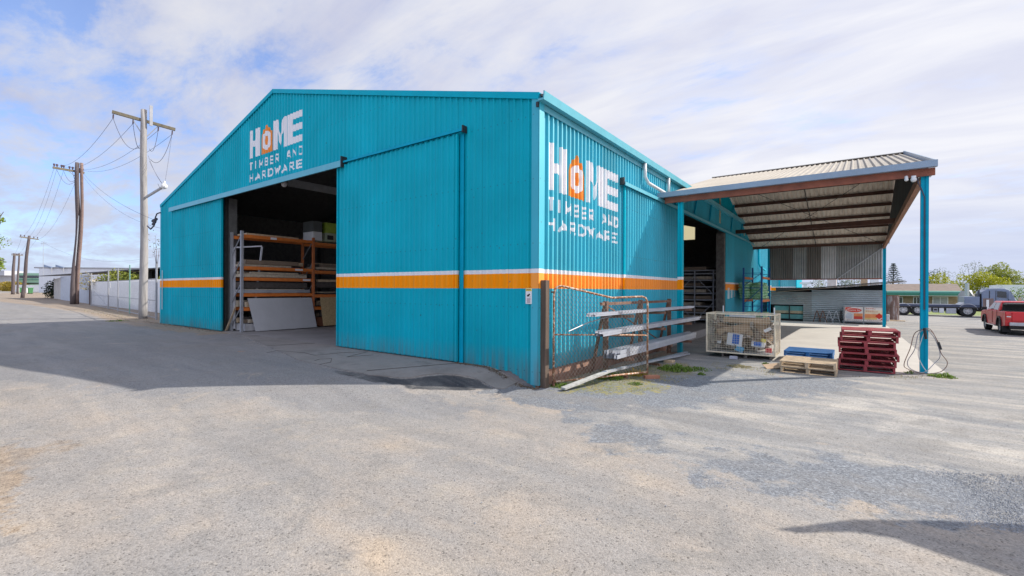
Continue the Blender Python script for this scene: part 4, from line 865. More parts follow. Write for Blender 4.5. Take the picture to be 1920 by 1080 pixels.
gp_=MB().bar((-13.98,.45,1.0),(-13.98,3.15,1.0),.012,1.30); gp_.v=[(v[0]+(1.65-v[2])*.28-.08,v[1]+(.15 if v[1]<1 and v[2]<1 else 0)+(.05 if v[1]>1 and v[2]<1 else 0),v[2]) for v in gp_.v]; tag(gp_.build('leaning_sheet',plaster),'large grey sheet leaning against the orange rack inside the front doorway','sheet')
gp_=MB().bar((-13.98,3.55,1.02),(-13.98,5.9,1.02),.018,1.27); gp_.v=[(v[0]+(1.65-v[2])*.22-.06,v[1],v[2]) for v in gp_.v]; tag(gp_.build('strand_board',osb),'yellowish strand board leaning against the orange rack at the edge of the door','board')
ctn=None
for k in range(4):
    y=3.25+k*.62; o=thing('carton','%s lime and white printed carton on the highest beams of the orange rack'%['first','second','third','fourth'][k],'carton',(-14.5,y,4.2),'cartons on top of the orange rack')
    hh=.86; MB().box(-14.95,-14.1,y,y+(.42 if k==0 else .58),4.22,4.22+hh*(.45)).build('lower_print',M('green_white_print',(.40,.46,.33),.6) if k else white,o); MB().box(-14.95,-14.1,y,y+(.42 if k==0 else .58),4.225+hh*.45,4.22+hh).build('upper_print',chartr if k else M('carton_dark_print',(.10,.11,.11),.6),o)
    MB().box(-14.095,-14.09,y+.06,y+.36,4.30,4.50).build('printed_text',black if k else white,o)
    o['label']=['white and black carton at the left of the row on top of the orange rack','lime topped carton next to the white and black one on the orange rack','third carton along the row on top of the orange rack','lime topped carton nearest the sliding door on top of the orange rack'][k]
random.seed(12)
for bay,(ya_,yb_) in enumerate(((.35,3.1),(3.4,6.1),(6.4,9.1))):
    for lv,(z0_,h_) in enumerate(((.66 if bay==0 else .78,.30),(1.30,.26),(1.99 if bay==0 else 1.86,.05),(3.03,.22),(2.36 if bay else 2.63,.12))):
        n_=random.randint(3,6)
        for q_ in range(n_):
            xx=-14.95+q_*.8/n_; tag(MB().box(xx,xx+.8/n_-.015,ya_+random.uniform(0,.3),yb_-random.uniform(0,.5),z0_,z0_+h_*random.uniform(.4,1)).build('timber_lengths',[packlt,packdk,M('mid_timber_pack',(.20,.15,.11)),palletw][random.randrange(4)]),'sawn timber lengths lying on the shelves of the orange rack','timber','timber lengths on the orange rack')
la=on_x(533,345,-11.5); bl=thing('hanging_lamp','small white lamp hanging under the roof inside the front doorway','lamp',(-11.5,la[0],la[1])); ball(MB(),(-11.5,la[0],la[1]),.11,8).build('bulb',white,bl,smooth=True); MB().tube([(-11.5,la[0],la[1]+.08),(-11.5,la[0],la[1]+.9)],.012,5).build('flex',black,bl)
random.seed(77); vs=[];fs=[]
for _ in range(1400):
    if random.random()<.55: x=random.uniform(-2.2,.1); y=-.06-abs(random.gauss(0,.07)) 
    else: x=random.uniform(-24,-15.2); y=-.08-abs(random.gauss(0,.25))
    s_=random.uniform(.008,.03); z=gh(x,y)+(.016 if x<-.7 else 0); a_=random.uniform(0,3.14); i=len(vs); c_,d_=math.cos(a_)*s_,math.sin(a_)*s_
    vs+=[(x-c_,y-d_,z),(x+d_*.5,y-c_*.5,z+.002),(x+c_,y+d_,z+random.uniform(0,s_)),(x-d_*.5,y+c_*.5,z+s_*.5)]; fs.append((i,i+1,i+2,i+3))
tag(MB().add(vs,fs).build('leaf_litter',M('leaf_litter_brown',(.10,.075,.05),.95,var=.5,scale=20)),'dry leaf litter and dirt gathered along the foot of the shed wall','litter',kind='stuff')
wf=MB()
for a,b in (((-14.9,-.0,.4),(-14.9,.0,3.7)),((-14.3,.55,1.6),(-14.2,.75,3.75)),((-14.9,0,3.7),(-14.2,.75,3.78))): wf.bar((a[0],a[1]+.32,a[2]),(b[0],b[1]+.32,b[2]),.06,.05)
tag(wf.build('window_frame',M('dull_white',(.45,.46,.5),.6)),'pale window frame stored upright at the end of the orange rack','frame')
tag(MB().bar((-14.9,-.0,.34),(-14.25,.10,1.35),.05,.02).bar((-15.05,.1,.36),(-14.5,.18,1.2),.03,.05).build('timber_offcuts',palletw),'slanted timber offcuts by the left edge of the front doorway','timber')
ir=thing('steel_stock_rack','grey steel stock rack with braced end frame and many shelves inside the side doorway','rack',(-2.5,18,.32))
for x in (-2.35,-1.55,-.6):
    MB().box(x-.03,x+.03,17.75,17.81,.32,3.15).build('upright',rackgr,ir)
for z in (.5,.85,1.2,1.55,1.9,2.25,2.6,2.95,3.12):
    MB().box(-4.2,-.5,17.82,17.87,z-.03,z+.03).build('shelf_rail',rackgr,ir)
for a,b in (((-1.55,2.85),(-2.35,2.0)),((-1.55,2.85),(-.6,1.85)),((-2.35,1.3),(-1.55,.4)),((-.6,1.4),(-1.55,.4))): MB().bar((a[0],17.74,a[1]),(b[0],17.74,b[1]),.02,.03).build('brace',rackgr,ir)
random.seed(5)
for k,z in enumerate((.55,.9,1.25,1.6,1.95,2.3,2.65,3.16)): tag(MB().box(-4.0,-.7-.3*(k%3),17.9,20.5,z,z+.16).build('timber_pack',M('mid_timber_pack',(.20,.15,.11),.9,var=.3,scale=9) if k%2 else packlt),'brown timber pack on %s shelf of the steel stock rack'%['the lowest','the second','the third','the fourth','the fifth','the sixth','the seventh','the highest'][k],'timber pack')
# ================================================================ GREY SHED BEHIND
gs=thing('zinc_lean_to','low lean-to shed clad in horizontal corrugated zinc behind the awning','shed',(3.8,30,0))
def hsheet(mb,x0,x1,y,z0,z1,pitch=.125,h=.035):
    mb.sheet((0,y,0),Z,X,Yb,z0,z1,x0,x1,'sine',pitch,h)
YG=28.6
w=MB(); hsheet(w,.62,2.62,YG,1.12,1.98); hsheet(w,2.62,3.1,YG,0,1.98); w.build('wall_sheet',galvmat,gs)
w=MB(); hsheet(w,3.1,6.95,YG-.012,0,2.12); w.build('wall_sheet',M('bluish_zinc_sheet',(.34,.38,.41),.5,metal=.35,var=.15,scale=1),gs)
MB().box(6.95,6.98,YG,YG+5,0,2.1).box(.6,.64,YG,YG+5,0,1.9).box(.64,6.94,YG+3,YG+3.03,0,2.3).build('side_panel',black,gs)
gr=MB().sheet((0,YG-.45,0),(0,1,0),(math.cos(.098),0,math.sin(.098)),(-math.sin(.098),0,math.cos(.098)),0,5,.3,7.9,'sine',.076,.016); gr.v=[(v[0],v[1],v[2]+1.95) for v in gr.v]; gr.build('roof_sheet',galvmat,gs)
MB().bar((.55,YG-.35,1.92),(7.9,YG-.35,2.64),.06,.05).build('roof_edge',wood,gs)
MB().prism([(.7,1.88),(6.9,1.88),(6.9,2.50),(.7,1.93)],'y',YG+.3,YG+.33).build('recess_shade',gapshade,gs)  # near-black sheet standing in for the shade under the lean-to roof
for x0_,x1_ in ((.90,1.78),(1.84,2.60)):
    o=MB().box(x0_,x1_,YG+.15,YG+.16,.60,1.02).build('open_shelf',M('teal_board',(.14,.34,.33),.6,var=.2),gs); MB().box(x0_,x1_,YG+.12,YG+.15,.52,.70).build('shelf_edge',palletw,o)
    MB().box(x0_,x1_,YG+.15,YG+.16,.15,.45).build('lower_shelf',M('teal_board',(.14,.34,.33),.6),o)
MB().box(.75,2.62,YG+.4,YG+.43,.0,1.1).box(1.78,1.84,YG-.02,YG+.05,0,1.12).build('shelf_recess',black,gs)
# posters
def poster_base(nm,lab,x0,x1,z0,z1,y):
    t=thing(nm,lab,'poster',(x0,y,z0)); MB().box(x0,x1,y,y+.03,z0,z1).build('backing',pinkp,t); return t
zc=lambda z:z
cb_=thing('gas_bottle_cage','low grey steel cabinet carrying two gas posters in front of the zinc shed','cabinet',(5.8,27.9,0))
MB().box(4.84,6.86,27.75,28.4,.12,1.12).box(4.84,6.86,27.72,27.75,1.09,1.14).box(4.84,4.88,27.7,27.74,0,1.1).box(5.83,5.87,27.7,27.74,0,1.1).box(6.82,6.86,27.7,27.74,0,1.1).build('cabinet_body',rackgr,cb_)
y=27.69
p1=poster_base('gas_poster','left poster on the gas cabinet with a red oval and a white gas bottle',4.90,5.82,.20,1.07,y)
def ell(cx,cz,rx,rz,n=24): return [(cx+rx*math.cos(2*math.pi*k/n),cz+rz*math.sin(2*math.pi*k/n)) for k in range(n)]
MB().prism([(4.93,1.05),(5.25,1.05),(4.93,.82)],'y',y-.004,y-.001).build('red_corner',redp,p1)
MB().prism(ell(5.38,.87,.40,.155),'y',y-.008,y-.0045).build('white_oval',pinkp,p1); MB().prism(ell(5.38,.87,.37,.13),'y',y-.012,y-.0085).build('red_oval',redp,p1)
MB().box(5.36,5.80,y-.004,y-.001,.32,.50).build('red_panel',redp,p1); MB().box(5.36,5.80,y-.0045,y-.001,.50,.68).build('orange_panel',orangep,p1)
MB().prism([(4.98,.34),(5.26,.34),(5.29,.40),(5.29,.60),(5.22,.67),(5.20,.71),(5.05,.71),(5.02,.67),(4.95,.60),(4.95,.40)],'y',y-.006,y-.002).build('bottle_picture',M('poster_grey',(.55,.57,.63),.4),p1)
def flat_text(body,w,h,x,z,y,mat,parent,bold=.0):
    vs,fs=text_polys(body,w,h,bold); mb=MB().add([(x+a,y,z+b) for a,b in vs],fs); return mb.build('poster_lettering',mat,parent)
flat_text('Country Gas',.60,.12,5.08,.81,y-.0135,pinkp,p1,.02)
tb=MB()
for k in range(7): tb.box(5.02+k*.11,5.10+k*.11,y-.004,y-.001,.245,.27)
tb.build('small_print',M('print_grey',(.3,.2,.25),.6),p1)
p2=poster_base('gas_poster','right poster on the gas cabinet with a red diamond on an orange ground',5.88,6.80,.20,1.07,y)
MB().box(5.90,6.78,y-.004,y-.001,.42,.66).build('orange_panel',orangep,p2); MB().box(5.90,6.78,y-.004,y-.001,.66,.90).build('sand_panel',creamp,p2); MB().box(5.90,6.50,y-.004,y-.001,.32,.42).build('yellow_panel',M('poster_yellow',(.80,.55,.2),.4),p2)
MB().prism([(6.40,.54),(6.60,.73),(6.78,.54),(6.60,.35)],'y',y-.008,y-.0045).build('red_diamond',M('diamond_red',(.55,.02,.0),.4),p2); MB().prism([(6.62,.30),(6.78,.30),(6.78,.44)],'y',y-.008,y-.0045).build('red_corner',redp,p2)
tb=MB()
for r_,(z,n) in enumerate(((1.0,4),(.96,5),(.84,4),(.79,6))):
    for k in range(n): tb.box(5.95+k*.10,6.03+k*.10,y-.0075,y-.0045,z,z+.022)
for k in range(7): tb.box(6.0+k*.10,6.07+k*.10,y-.004,y-.001,.245,.265)
tb.build('small_print',M('print_red',(.5,.12,.08),.6),p2)
# trestles
def trestle(x,lab,mat):
    t=thing('trestle',lab,'trestle',(x,28.2,0),'trestles against the zinc shed'); 
    for s in (-1,1):
        for yy in (28.05,28.35): MB().bar((x+s*.03,yy,.72),(x+s*.22,yy,.0),.035,.035).build('leg',mat,t)
    MB().bar((x,27.98,.74),(x,28.42,.74),.07,.06).build('top_beam',mat,t); MB().bar((x-.13,28.05,.35),(x+.13,28.05,.35),.03,.03).build('crossbar',mat,t)
for x,lab,m_ in ((3.42,'dark trestle at the left end of the row beside the zinc wall',rust),(3.74,'second trestle of the row beside the zinc wall',rust),(4.08,'pale metal trestle in the middle of the row beside the zinc wall',galv),(4.45,'pale trestle nearest the gas cabinet',galv)): trestle(x,lab,m_)
tag(MB().box(4.66,4.74,28.2,28.3,0,.8).bar((4.5,28.2,.25),(4.85,28.2,.0),.03,.03).build('stand_post',black),'short black post standing between the trestles and the gas cabinet','post')
# brown rusty tank beside the grey shed
tk=thing('rusty_water_tank','rusty brown corrugated round tank behind the far awning post','tank',(7.5,35,0))
tkm=MB(); n=64
for i in range(n):
    t0=2*math.pi*i/n;t1=2*math.pi*(i+1)/n; r0=.42+.012*(i%2); r1=.42+.012*((i+1)%2)
    a=(7.55+r0*math.cos(t0),35+r0*math.sin(t0));b=(7.55+r1*math.cos(t1),35+r1*math.sin(t1)); tkm.quad((a[0],a[1],0),(b[0],b[1],0),(b[0],b[1],1.75),(a[0],a[1],1.75))
tkm.build('tank_wall',M('rust_sheet',(.20,.13,.11),.8,var=.4,scale=3,stretch=(2,2,.4),col2=(.35,.33,.33),thr=(.5,.6)),tk); MB().tube([(7.55,35,.95),(7.55,35,.98)],.45,24).build('band',wood,tk); MB().tube([(7.55,35,1.72),(7.55,35,1.78)],.44,24).build('lid',rust,tk)
tag(MB().box(7.0,8.2,33.2,33.6,.0,.06).build('timber_bearer',palletw),'pale timber bearer on the ground beside the rusty tank','timber')
tag(MB().box(7.15,7.35,33.0,33.3,0,.45).build('white_drum',white,bevel=.02),'small white drum beside the rusty tank','drum')
# second teal building further back
tb2=thing('teal_store_building','pale teal building with an orange and white band seen beyond the lean-to roof','building',(-4,50,0))
w=MB().sheet((0,48,0),X,Z,Yb,-8,.55,0,5.2,'trap',.19,.03); w.build('wall',cladding('pale_teal_cladding',(.13,.42,.50)),tb2); MB().box(.55,.62,47.9,54,0,5.2).build('corner_post',teal,tb2)
for x in (-.95,): MB().box(x-.05,x+.05,47.85,47.95,2.5,5).build('downpipe',teal,tb2)
MB().box(-8,.55,48.1,54,5.1,5.2).build('roof',galvmat,tb2)
# pale plant beyond the lean-to roof
a=thing('white_machine_boom','white angled machine boom showing above the lean-to roof','machine',(2.6,46,0))
q=lambda px,py:(on_y(px,py,46)[0],46,on_y(px,py,46)[1])
MB().bar(q(1500,531),q(1524,531),.4,.18).bar(q(1522,532),q(1536,524),.4,.16).build('boom',white,a); MB().bar(q(1545,523),q(1545,560),.1,.1).build('mast',white,a); MB().bar(q(1510,530),q(1510,590),.3,.3).build('machine_base',white,a)
for x0_,x1_,yt,lab,m_ in ((1551,1568,524,'pale pink wrapped pack showing above the lean-to roof',M('pink_wrap',(.6,.52,.5),.7)),(1632,1648,522,'white wrapped pack at the right above the lean-to roof',white),(1614,1627,524,'tan carton pack above the lean-to roof',cardb)):
    A=on_y(x0_,yt,42); B=on_y(x1_,yt,42); tag(MB().box(A[0],B[0],42,43.2,0,A[1]).build('wrapped_pack',m_,bevel=.04),lab,'pack')
# ================================================================ VEGETATION BUILDERS
def crown_mesh(blobs,n,ls,seed=1,flat=.5):
    random.seed(seed); mb=MB(); vs=[];fs=[]
    for c,r in blobs:
        c=Vector(c); k=int(n*r*r)
        for _ in range(k):
            d=Vector((random.gauss(0,1),random.gauss(0,1),random.gauss(0,1))).normalized(); rr=r*(.55+.5*random.random()**.6)*(1+.18*math.sin(d.x*5+c.x)+.15*math.sin(d.z*7+c.y))
            p=c+Vector((d.x*rr,d.y*rr,d.z*rr*.8)); a=Vector((random.gauss(0,1),random.gauss(0,1),random.gauss(0,.6))).normalized()*ls*random.uniform(.5,1.2)
            b=a.cross(Vector((random.gauss(0,1),random.gauss(0,1),random.gauss(0,1)))).normalized()*ls*random.uniform(.25,.6)
            i=len(vs); vs+= [p-a*.6,p+b,p+a*.6,p-b]; fs.append((i,i+1,i+2,i+3))
    return mb.add(vs,fs)
def tree(name,label,base,blobs,mat,n=60,ls=.3,tr=.15,group=None,seed=1,trunk=polebrown,branches=True):
    t=thing(name,label,'tree',base,group); b=Vector(base)
    top_=max(blobs,key=lambda q:q[0][2])[0]
    cmean=sum((Vector(c) for c,_ in blobs),Vector())/len(blobs)
    fork=b+(cmean-b)*.55; tk_=MB().tube([b,b+(fork-b)*.5+Vector((tr*.4,0,0)),fork],[tr,tr*.8,tr*.6],7)
    for c,r in blobs: c=Vector(c); tk_.tube([fork-Vector((0,0,.1)),fork+(c-fork)*.5+Vector((0,0,.1*r)),c+(c-fork)*.15],[tr*.5,tr*.3,tr*.1],5)
    tk_.build('trunk',trunk,t,smooth=True); crown_mesh(blobs,n,ls,seed).build('crown',mat,t); return t
GZR=-1.3
def F3(px,py,Z_): return far(px,py,Z_)
def tree_px(name,label,cx_,by,blist,Zd,mat,n,ls,tr,gz_=GZR,**k):
    """blist: (px,py,radius_m) sampled at distance Zd"""
    bl=[(tuple(F3(x,y,Zd)+Vector((0,random.uniform(-1,1)*r,0))),r) for x,y,r in blist]; b=F3(cx_,by,Zd); return tree(name,label,(b.x,b.y,gz_),bl,mat,n,ls,tr,**k)
random.seed(11)
tree_px('golden_tree','bright yellow green tree just right of the teal awning post',1760,560,[(1745,528,1.5),(1762,522,1.4),(1775,536,1.5),(1752,540,1.6),(1785,542,1.2),(1735,540,1.2)],90,leaf_y,240,.24,.16,seed=1)
tree_px('sparse_tree','thin leafed tree rising behind the bright yellow green one',1775,560,[(1768,508,1.0),(1780,514,1.0),(1788,522,.9),(1772,520,1.0)],100,leaf_s,90,.15,.12,seed=2)
tree_px('dark_tree','dark green tree peeping out left of the golden tree beyond the post',1742,560,[(1742,518,1.1),(1752,512,1.0),(1738,526,1.1)],102,leaf_d,190,.18,.14,seed=3)
tree_px('sparse_tree','tall open grey green tree behind the truck deck',1825,560,[(1815,503,1.2),(1828,498,1.3),(1838,510,1.2),(1810,516,1.2),(1806,530,1.0)],96,leaf_s,90,.15,.15,seed=4)
tree_px('golden_tree','broad yellow green tree above the truck cab',1835,560,[(1818,530,2.0),(1835,524,1.8),(1850,528,1.9),(1866,532,1.9),(1840,538,2.1),(1878,537,1.5),(1808,542,1.5)],92,leaf_y,230,.24,.2,seed=5)
tree_px('round_tree','large dense rounded green tree at the right behind the golden tree',1885,560,[(1860,512,2.2),(1876,510,2.3),(1890,518,2.2),(1900,528,2.0),(1880,528,2.6),(1908,538,1.5)],108,leafm('olive_leaf',(.10,.15,.02),(.34,.36,.03)),230,.25,.25,seed=6)
tree_px('dark_tree','dark tree top at the far right edge of the view',1924,560,[(1922,532,1.6),(1935,538,1.8)],120,leaf_d,150,.2,.2,seed=7)
tree_px('shrub_tree','leafy green shrub tree to the right of the truck cab',1908,575,[(1900,552,.75),(1912,546,.8),(1922,556,.9),(1906,562,.8),(1922,545,.7)],60,leaf_g,150,.15,.08,seed=8,gz_=-.3)
for k,(px,py,r,m_,lab) in enumerate([(1512,548,.9,leaf_s,'small olive tree beyond the lean-to roof beside the white boom'),(1535,536,1.3,leaf_s,'olive tree between the white boom and the pink pack beyond the lean-to'),(1578,533,1.2,leaf_d,'dark green tree in the gap under the awning end sheets'),(1602,534,1.3,leaf_s,'loose tree left of the tan pack beyond the lean-to')]):
    tree_px('distant_tree',lab,px,560,[(px-5,py,r),(px+5,py+3,r),(px,py-5,r*.8)],70,m_,170,.13,.1,gz_=0,seed=20+k)
# Norfolk pine
def norfolk(px,ptop,pbase,Z_):
    a=F3(px,ptop,Z_); b=F3(px,pbase,Z_); t=thing('norfolk_pine','tall layered conifer standing beyond the yard left of the big teal post','tree',(a.x,a.y,GZR))
    H=a.z-GZR; MB().tube([(a.x,a.y,GZR),(a.x,a.y,a.z)],[.22,.03],7).build('trunk',polebrown,t)
    mb=MB(); random.seed(9); vs=[];fs=[]
    z=a.z-.15; k=0
    while z>GZR+1.6:
        R=min(2.1,.25+(a.z-z)*.36)*random.uniform(.85,1.1); nb=9
        for i in range(nb):
            th=2*math.pi*(i+.4*k)/nb+random.uniform(-.15,.15)
            for s in range(9):
                f=(s+1)/9; p=Vector((a.x+math.cos(th)*R*f,a.y+math.sin(th)*R*f,z+.12*R*f*f+.05*math.sin(9*f)))
                for _ in range(3):
                    d=Vector((random.gauss(0,1),random.gauss(0,1),random.gauss(0,.35))).normalized()*.20; e=Vector((-d.y,d.x,random.uniform(-.06,.06)))*.4; i0=len(vs); q_=p+Vector((random.uniform(-.08,.08),random.uniform(-.08,.08),random.uniform(-.06,.06)))
                    vs+=[q_-d,q_+e,q_+d,q_-e]; fs.append((i0,i0+1,i0+2,i0+3))
        z-=.36+.012*k; k+=1
    mb.add(vs,fs).build('crown',leaf_d,t)
norfolk(1675,494,545,105)
# far tree lines on the horizon (one mass)
def treeline(name,pts,mat,h,seed,label):
    random.seed(seed); vs=[];fs=[]
    for (x0,y0),(x1,y1) in zip(pts[:-1],pts[1:]):
        L=math.hypot(x1-x0,y1-y0); n=int(L*5)
        for _ in range(n):
            t=random.random(); x=x0+(x1-x0)*t+random.gauss(0,2); y=y0+(y1-y0)*t+random.gauss(0,2); hh=h*(.6+.4*math.sin(x*.05+seed)*math.sin(y*.07+x*.021)); z=-1.3+random.random()**.7*(hh+1.3)
            a=Vector((random.gauss(0,1),random.gauss(0,1),random.gauss(0,1))).normalized()*.9; b=a.cross(Vector((random.gauss(0,1),random.gauss(0,1),random.gauss(0,1)))).normalized()*.6; i=len(vs); p=Vector((x,y,z)); vs+=[p-a,p+b,p+a,p-b]; fs.append((i,i+1,i+2,i+3))
    o=MB().add(vs,fs).build(name,mat); tag(o,label,'trees',kind='stuff')
treeline('distant_treeline',[(-40,230),(40,230),(140,190),(230,120)],leafm('distant_leaf',(.07,.10,.06),(.16,.20,.10),.3),5.0,1,'low distant line of trees on the horizon behind the house and truck')
treeline('distant_treeline',[(-460,70),(-420,20),(-380,-20)],leafm('distant_leaf2',(.07,.10,.06),(.14,.18,.10),.3),6.0,2,'low distant trees at the end of the street on the left')
# ================================================================ HOUSE AND BUILDINGS RIGHT
hy=100
hz=lambda px,py:on_y(px,py,hy)
ho=thing('brick_house','low tan brick house with brown roof and a green verandah fascia behind the truck','house',(hz(1735,570)[0],hy,GZR))
xl,zr=hz(1655,537); xr,_=hz(1802,537); xr2=hz(1808,545)[0]; zf1=hz(1735,545.5)[1]; zf0=hz(1735,554)[1]; zrt=hz(1735,536)[1]
MB().box(xl,xr,hy+1.5,hy+9,GZR,zf0).build('wall',brickh,ho)
MB().add([(xl-.3,hy+.8,zf1),(xr+.3,hy+.8,zf1),(xr,hy+4,zrt+.4),(xl,hy+4,zrt+.4),(xl-.3,hy+8,zf1),(xr+.3,hy+8,zf1)],[(0,1,2,3),(3,2,5,4),(1,5,2),(0,3,4)]).build('roof',roofbr,ho)
MB().prism([(hy-.1,zf0),(hy-.2,(zf0+zf1)/2),(hy-.05,zf1-.1),(hy+.9,zf1+.02),(hy+.9,zf1-.1),(hy+.1,zf0)],'x',xl,xr2).build('verandah_fascia',greentr,ho); MB().box(xl,xr2,hy-.02,hy+.1,zf0-.1,zf0).build('gutter',white,ho)
for a_,b_ in ((1681,1693),(1715,1726),(1752,1779)):
    x0_,zt=hz(a_,557.5); x1_,_=hz(b_,557); zb=hz(a_,569)[1]; o=MB().box(x0_,x1_,hy+1.42,hy+1.48,zb-.4,zt).build('window',glassdk if a_<1740 else glassbl,ho); MB().box(x0_-.1,x0_,hy+1.38,hy+1.5,zb-.5,zt+.1).box(x1_,x1_+.1,hy+1.38,hy+1.5,zb-.5,zt+.1).box((x0_+x1_)/2-.04,(x0_+x1_)/2+.04,hy+1.38,hy+1.41,zb-.4,zt).box(x0_,x1_,hy+1.38,hy+1.5,zt,zt+.1).build('frame',white,o)
for px in (1802,1806): x_=hz(px,560)[0]; MB().box(x_-.08,x_+.08,hy,hy+.15,GZR,zf0-.1).build('verandah_post',white,ho)
gg=thing('gabled_outbuilding','small grey gabled building roof showing behind the truck headboard','building',(0,0,0))
g0=hz(1810,555); g1=hz(1824,555); g2=hz(1834,555); zt=hz(1815,545)[1]; zw=hz(1815,554)[1]; gy=hy-12
e=lambda px,py:on_y(px,py,gy)
MB().prism([(e(1809,560)[0],GZR),(e(1824,560)[0],GZR),(e(1824,555)[0],e(1824,555)[1]),(e(1816,545)[0],e(1816,545)[1]),(e(1809,555)[0],e(1809,555)[1])],'y',gy,gy+6).build('wall',M('grey_weatherboard',(.30,.31,.33),.8),gg)
MB().quad((e(1816,544)[0],gy-.2,e(1816,544)[1]),(e(1830,544)[0],gy+3,e(1830,544)[1]),(e(1833,556)[0],gy+3,e(1833,556)[1]),(e(1825,556)[0],gy-.2,e(1825,556)[1])).build('roof',whitesheet,gg)
wl=thing('white_roofed_shed','long white roofed shed behind the truck cab at the far right','shed',(0,0,0)); gy=85; MB().box(e(1880,535)[0],e(1960,535)[0]+14,gy,gy+8,GZR,on_y(1890,534,gy)[1]).build('wall',whitesheet,wl)
# boundary fence of blue grey sheet, between truck and ute
fy=41; f=lambda px,py:on_y(px,py,fy)
fn=thing('blue_grey_sheet_fence','blue grey steel sheet fence behind the red utility','fence',(f(1870,580)[0],fy,0))
MB().sheet((0,fy,0),X,Z,Yb,f(1866,565)[0],f(1911,565)[0],-.1,f(1880,564)[1],'trap',.19,.03).sheet((0,fy,0),X,Z,Yb,f(1915,565)[0],f(1990,565)[0],-.1,f(1920,563.5)[1],'trap',.19,.03).build('fence_sheet',M('blue_grey_sheet',(.22,.27,.34),.5,var=.1),fn); x_=f(1912,560)[0]; MB().box(x_-.07,x_+.07,fy-.07,fy+.07,-.1,f(1912,558)[1]).build('fence_post',palletw,fn)
og=thing('timber_gate','brown weathered timber gate with a small white notice behind the red utility','gate',(f(1855,580)[0],fy-.4,0))
fy=40.6; MB().box(f(1843,560)[0],f(1863,560)[0],fy-.05,fy,0,f(1850,559.5)[1]).build('boards',M('mauve_brown_board',(.20,.14,.13),.85,var=.3,scale=4,stretch=(6,1,.3)),og); MB().box(f(1849,560)[0],f(1854,560)[0],fy-.07,fy-.055,.25,f(1850,562)[1]).build('notice',white,og)
fy=46
MB_=MB().bar(far(1813,532,42),far(1813,552,42),.35,.35); tag(MB().tube([(*on_y(1813,552,60)[:1],60,.2),(*on_y(1813,552,60)[:1],60,on_y(1813,531,60)[1])],.18,10).build('flue_pipe',galv),'upright grey flue pipe rising beside the house and headboard','pipe')
# ================================================================ WHEELS, TRUCK, UTE
def wheel(mbn,c,r,w,parent,axis='y',rim=alloy,name='wheel'):
    """axle along axis; tyre with a rim child"""
    def ringpts(prof_):
        vs=[];fs=[];n=28
        for (o,rr) in prof_:
            for k in range(n):
                t=2*math.pi*k/n; a,b=rr*math.cos(t),rr*math.sin(t)
                vs.append((c[0]+a,c[1]+o,c[2]+b) if axis=='y' else (c[0]+o,c[1]+a,c[2]+b))
        m=len(prof_)
        for i in range(m-1):
            for k in range(n): fs.append((i*n+k,i*n+(k+1)%n,(i+1)*n+(k+1)%n,(i+1)*n+k))
        return vs,fs
    h=w/2
    v,f_=ringpts([(-h,r*.6),(-h,r*.92),(-h*.8,r),(h*.8,r),(h,r*.92),(h,r*.6)]); t=MB().add(v,f_).build(name,tyre,parent,smooth=True)
    v,f_=ringpts([(-h*.8,r*.60),(-h*.95,r*.56),(-h*.5,r*.45),(-h*.5,r*.30),(-h*.9,r*.22),(-h*.9,.001)]); MB().add(v,f_).build('rim',rim,t)
    v,f_=ringpts([(h*.8,r*.60),(h*.95,r*.56),(h*.5,r*.45),(h*.5,r*.30),(h*.9,r*.22),(h*.9,.001)]); MB().add(v,f_).build('rim',rim,t)
    holes=MB()
    for k in range(8):
        a=2*math.pi*k/8
        for s in (-1,1):
            cc=(r*.385*math.cos(a),r*.385*math.sin(a)); o=s*h*.52
            q_=[(cc[0]+.035*r*math.cos(j*math.pi/3)*1.6,cc[1]+.035*r*math.sin(j*math.pi/3)*1.6) for j in range(6)]
            holes.add([(c[0]+x,c[1]+o,c[2]+z) if axis=='y' else (c[0]+o,c[1]+x,c[2]+z) for x,z in q_],[tuple(range(6))])
    holes.build('hub_holes',black,t); return t
tru=thing('flatbed_truck','slate blue flatbed truck with a long empty tray across the yard','truck',(11.5,44.2,0))
TY=44.2; tx_=lambda px,py:on_y(px,py,TY)
XD0=tx_(1678,572)[0]; XD1=tx_(1837,574)[0]
MB().box(XD0,XD1,TY-.02,TY+2.4,.78,.98).build('tray',M('navy_tray',(.05,.065,.12),.45,var=.25,scale=4),tru); MB().box(XD0,XD1,TY-.04,TY-.02,.70,.80).build('side_rail',black,tru)
MB().box(XD0+.2,14.9,TY+.5,TY+.75,.45,.75).box(XD0+.2,14.9,TY+1.7,TY+1.95,.45,.75).build('chassis',black,tru)
for px in (1694,1722,1815): 
    x_=tx_(px,583)[0]; wheel(None,(x_,TY+.2,.49),.49,.30,tru); wheel(None,(x_,TY+2.1,.49),.49,.30,tru)
wheel(None,(14.75,TY+.2,.49),.49,.30,tru); wheel(None,(14.75,TY+2.1,.49),.49,.30,tru)
def guard(xc,r,mat):
    pts=[];
    for k in range(13): t=math.radians(15+150*k/12); pts.append((xc+r*math.cos(t),.49+r*math.sin(t)))
    inner=[(xc+(x-xc)*.94,.49+(z-.49)*.94) for x,z in pts]; MB().prism(pts+inner[::-1],'y',TY-.03,TY+.42).build('mudguard',mat,tru)
guard(tx_(1694,583)[0],.56,galv); guard(tx_(1815,583)[0],.60,galv)
for a_,b_,z0_,z1_,m_ in ((1738,1746,.35,.78,galv),(1749,1759,.30,.72,rackgr),(1761,1770,.28,.72,white),(1774,1793,.24,.72,galv)):
    o=MB().box(tx_(a_,580)[0],tx_(b_,580)[0],TY-.02,TY+.5,z0_,z1_).build('side_locker' if a_<1770 else 'fuel_tank',m_,tru,bevel=.03)
MB().box(tx_(1751,580)[0],tx_(1757,580)[0],TY-.03,TY-.021,.48,.60).build('locker_latch',black,tru)
xh0=tx_(1808,560)[0]; xh1=tx_(1837,560)[0]
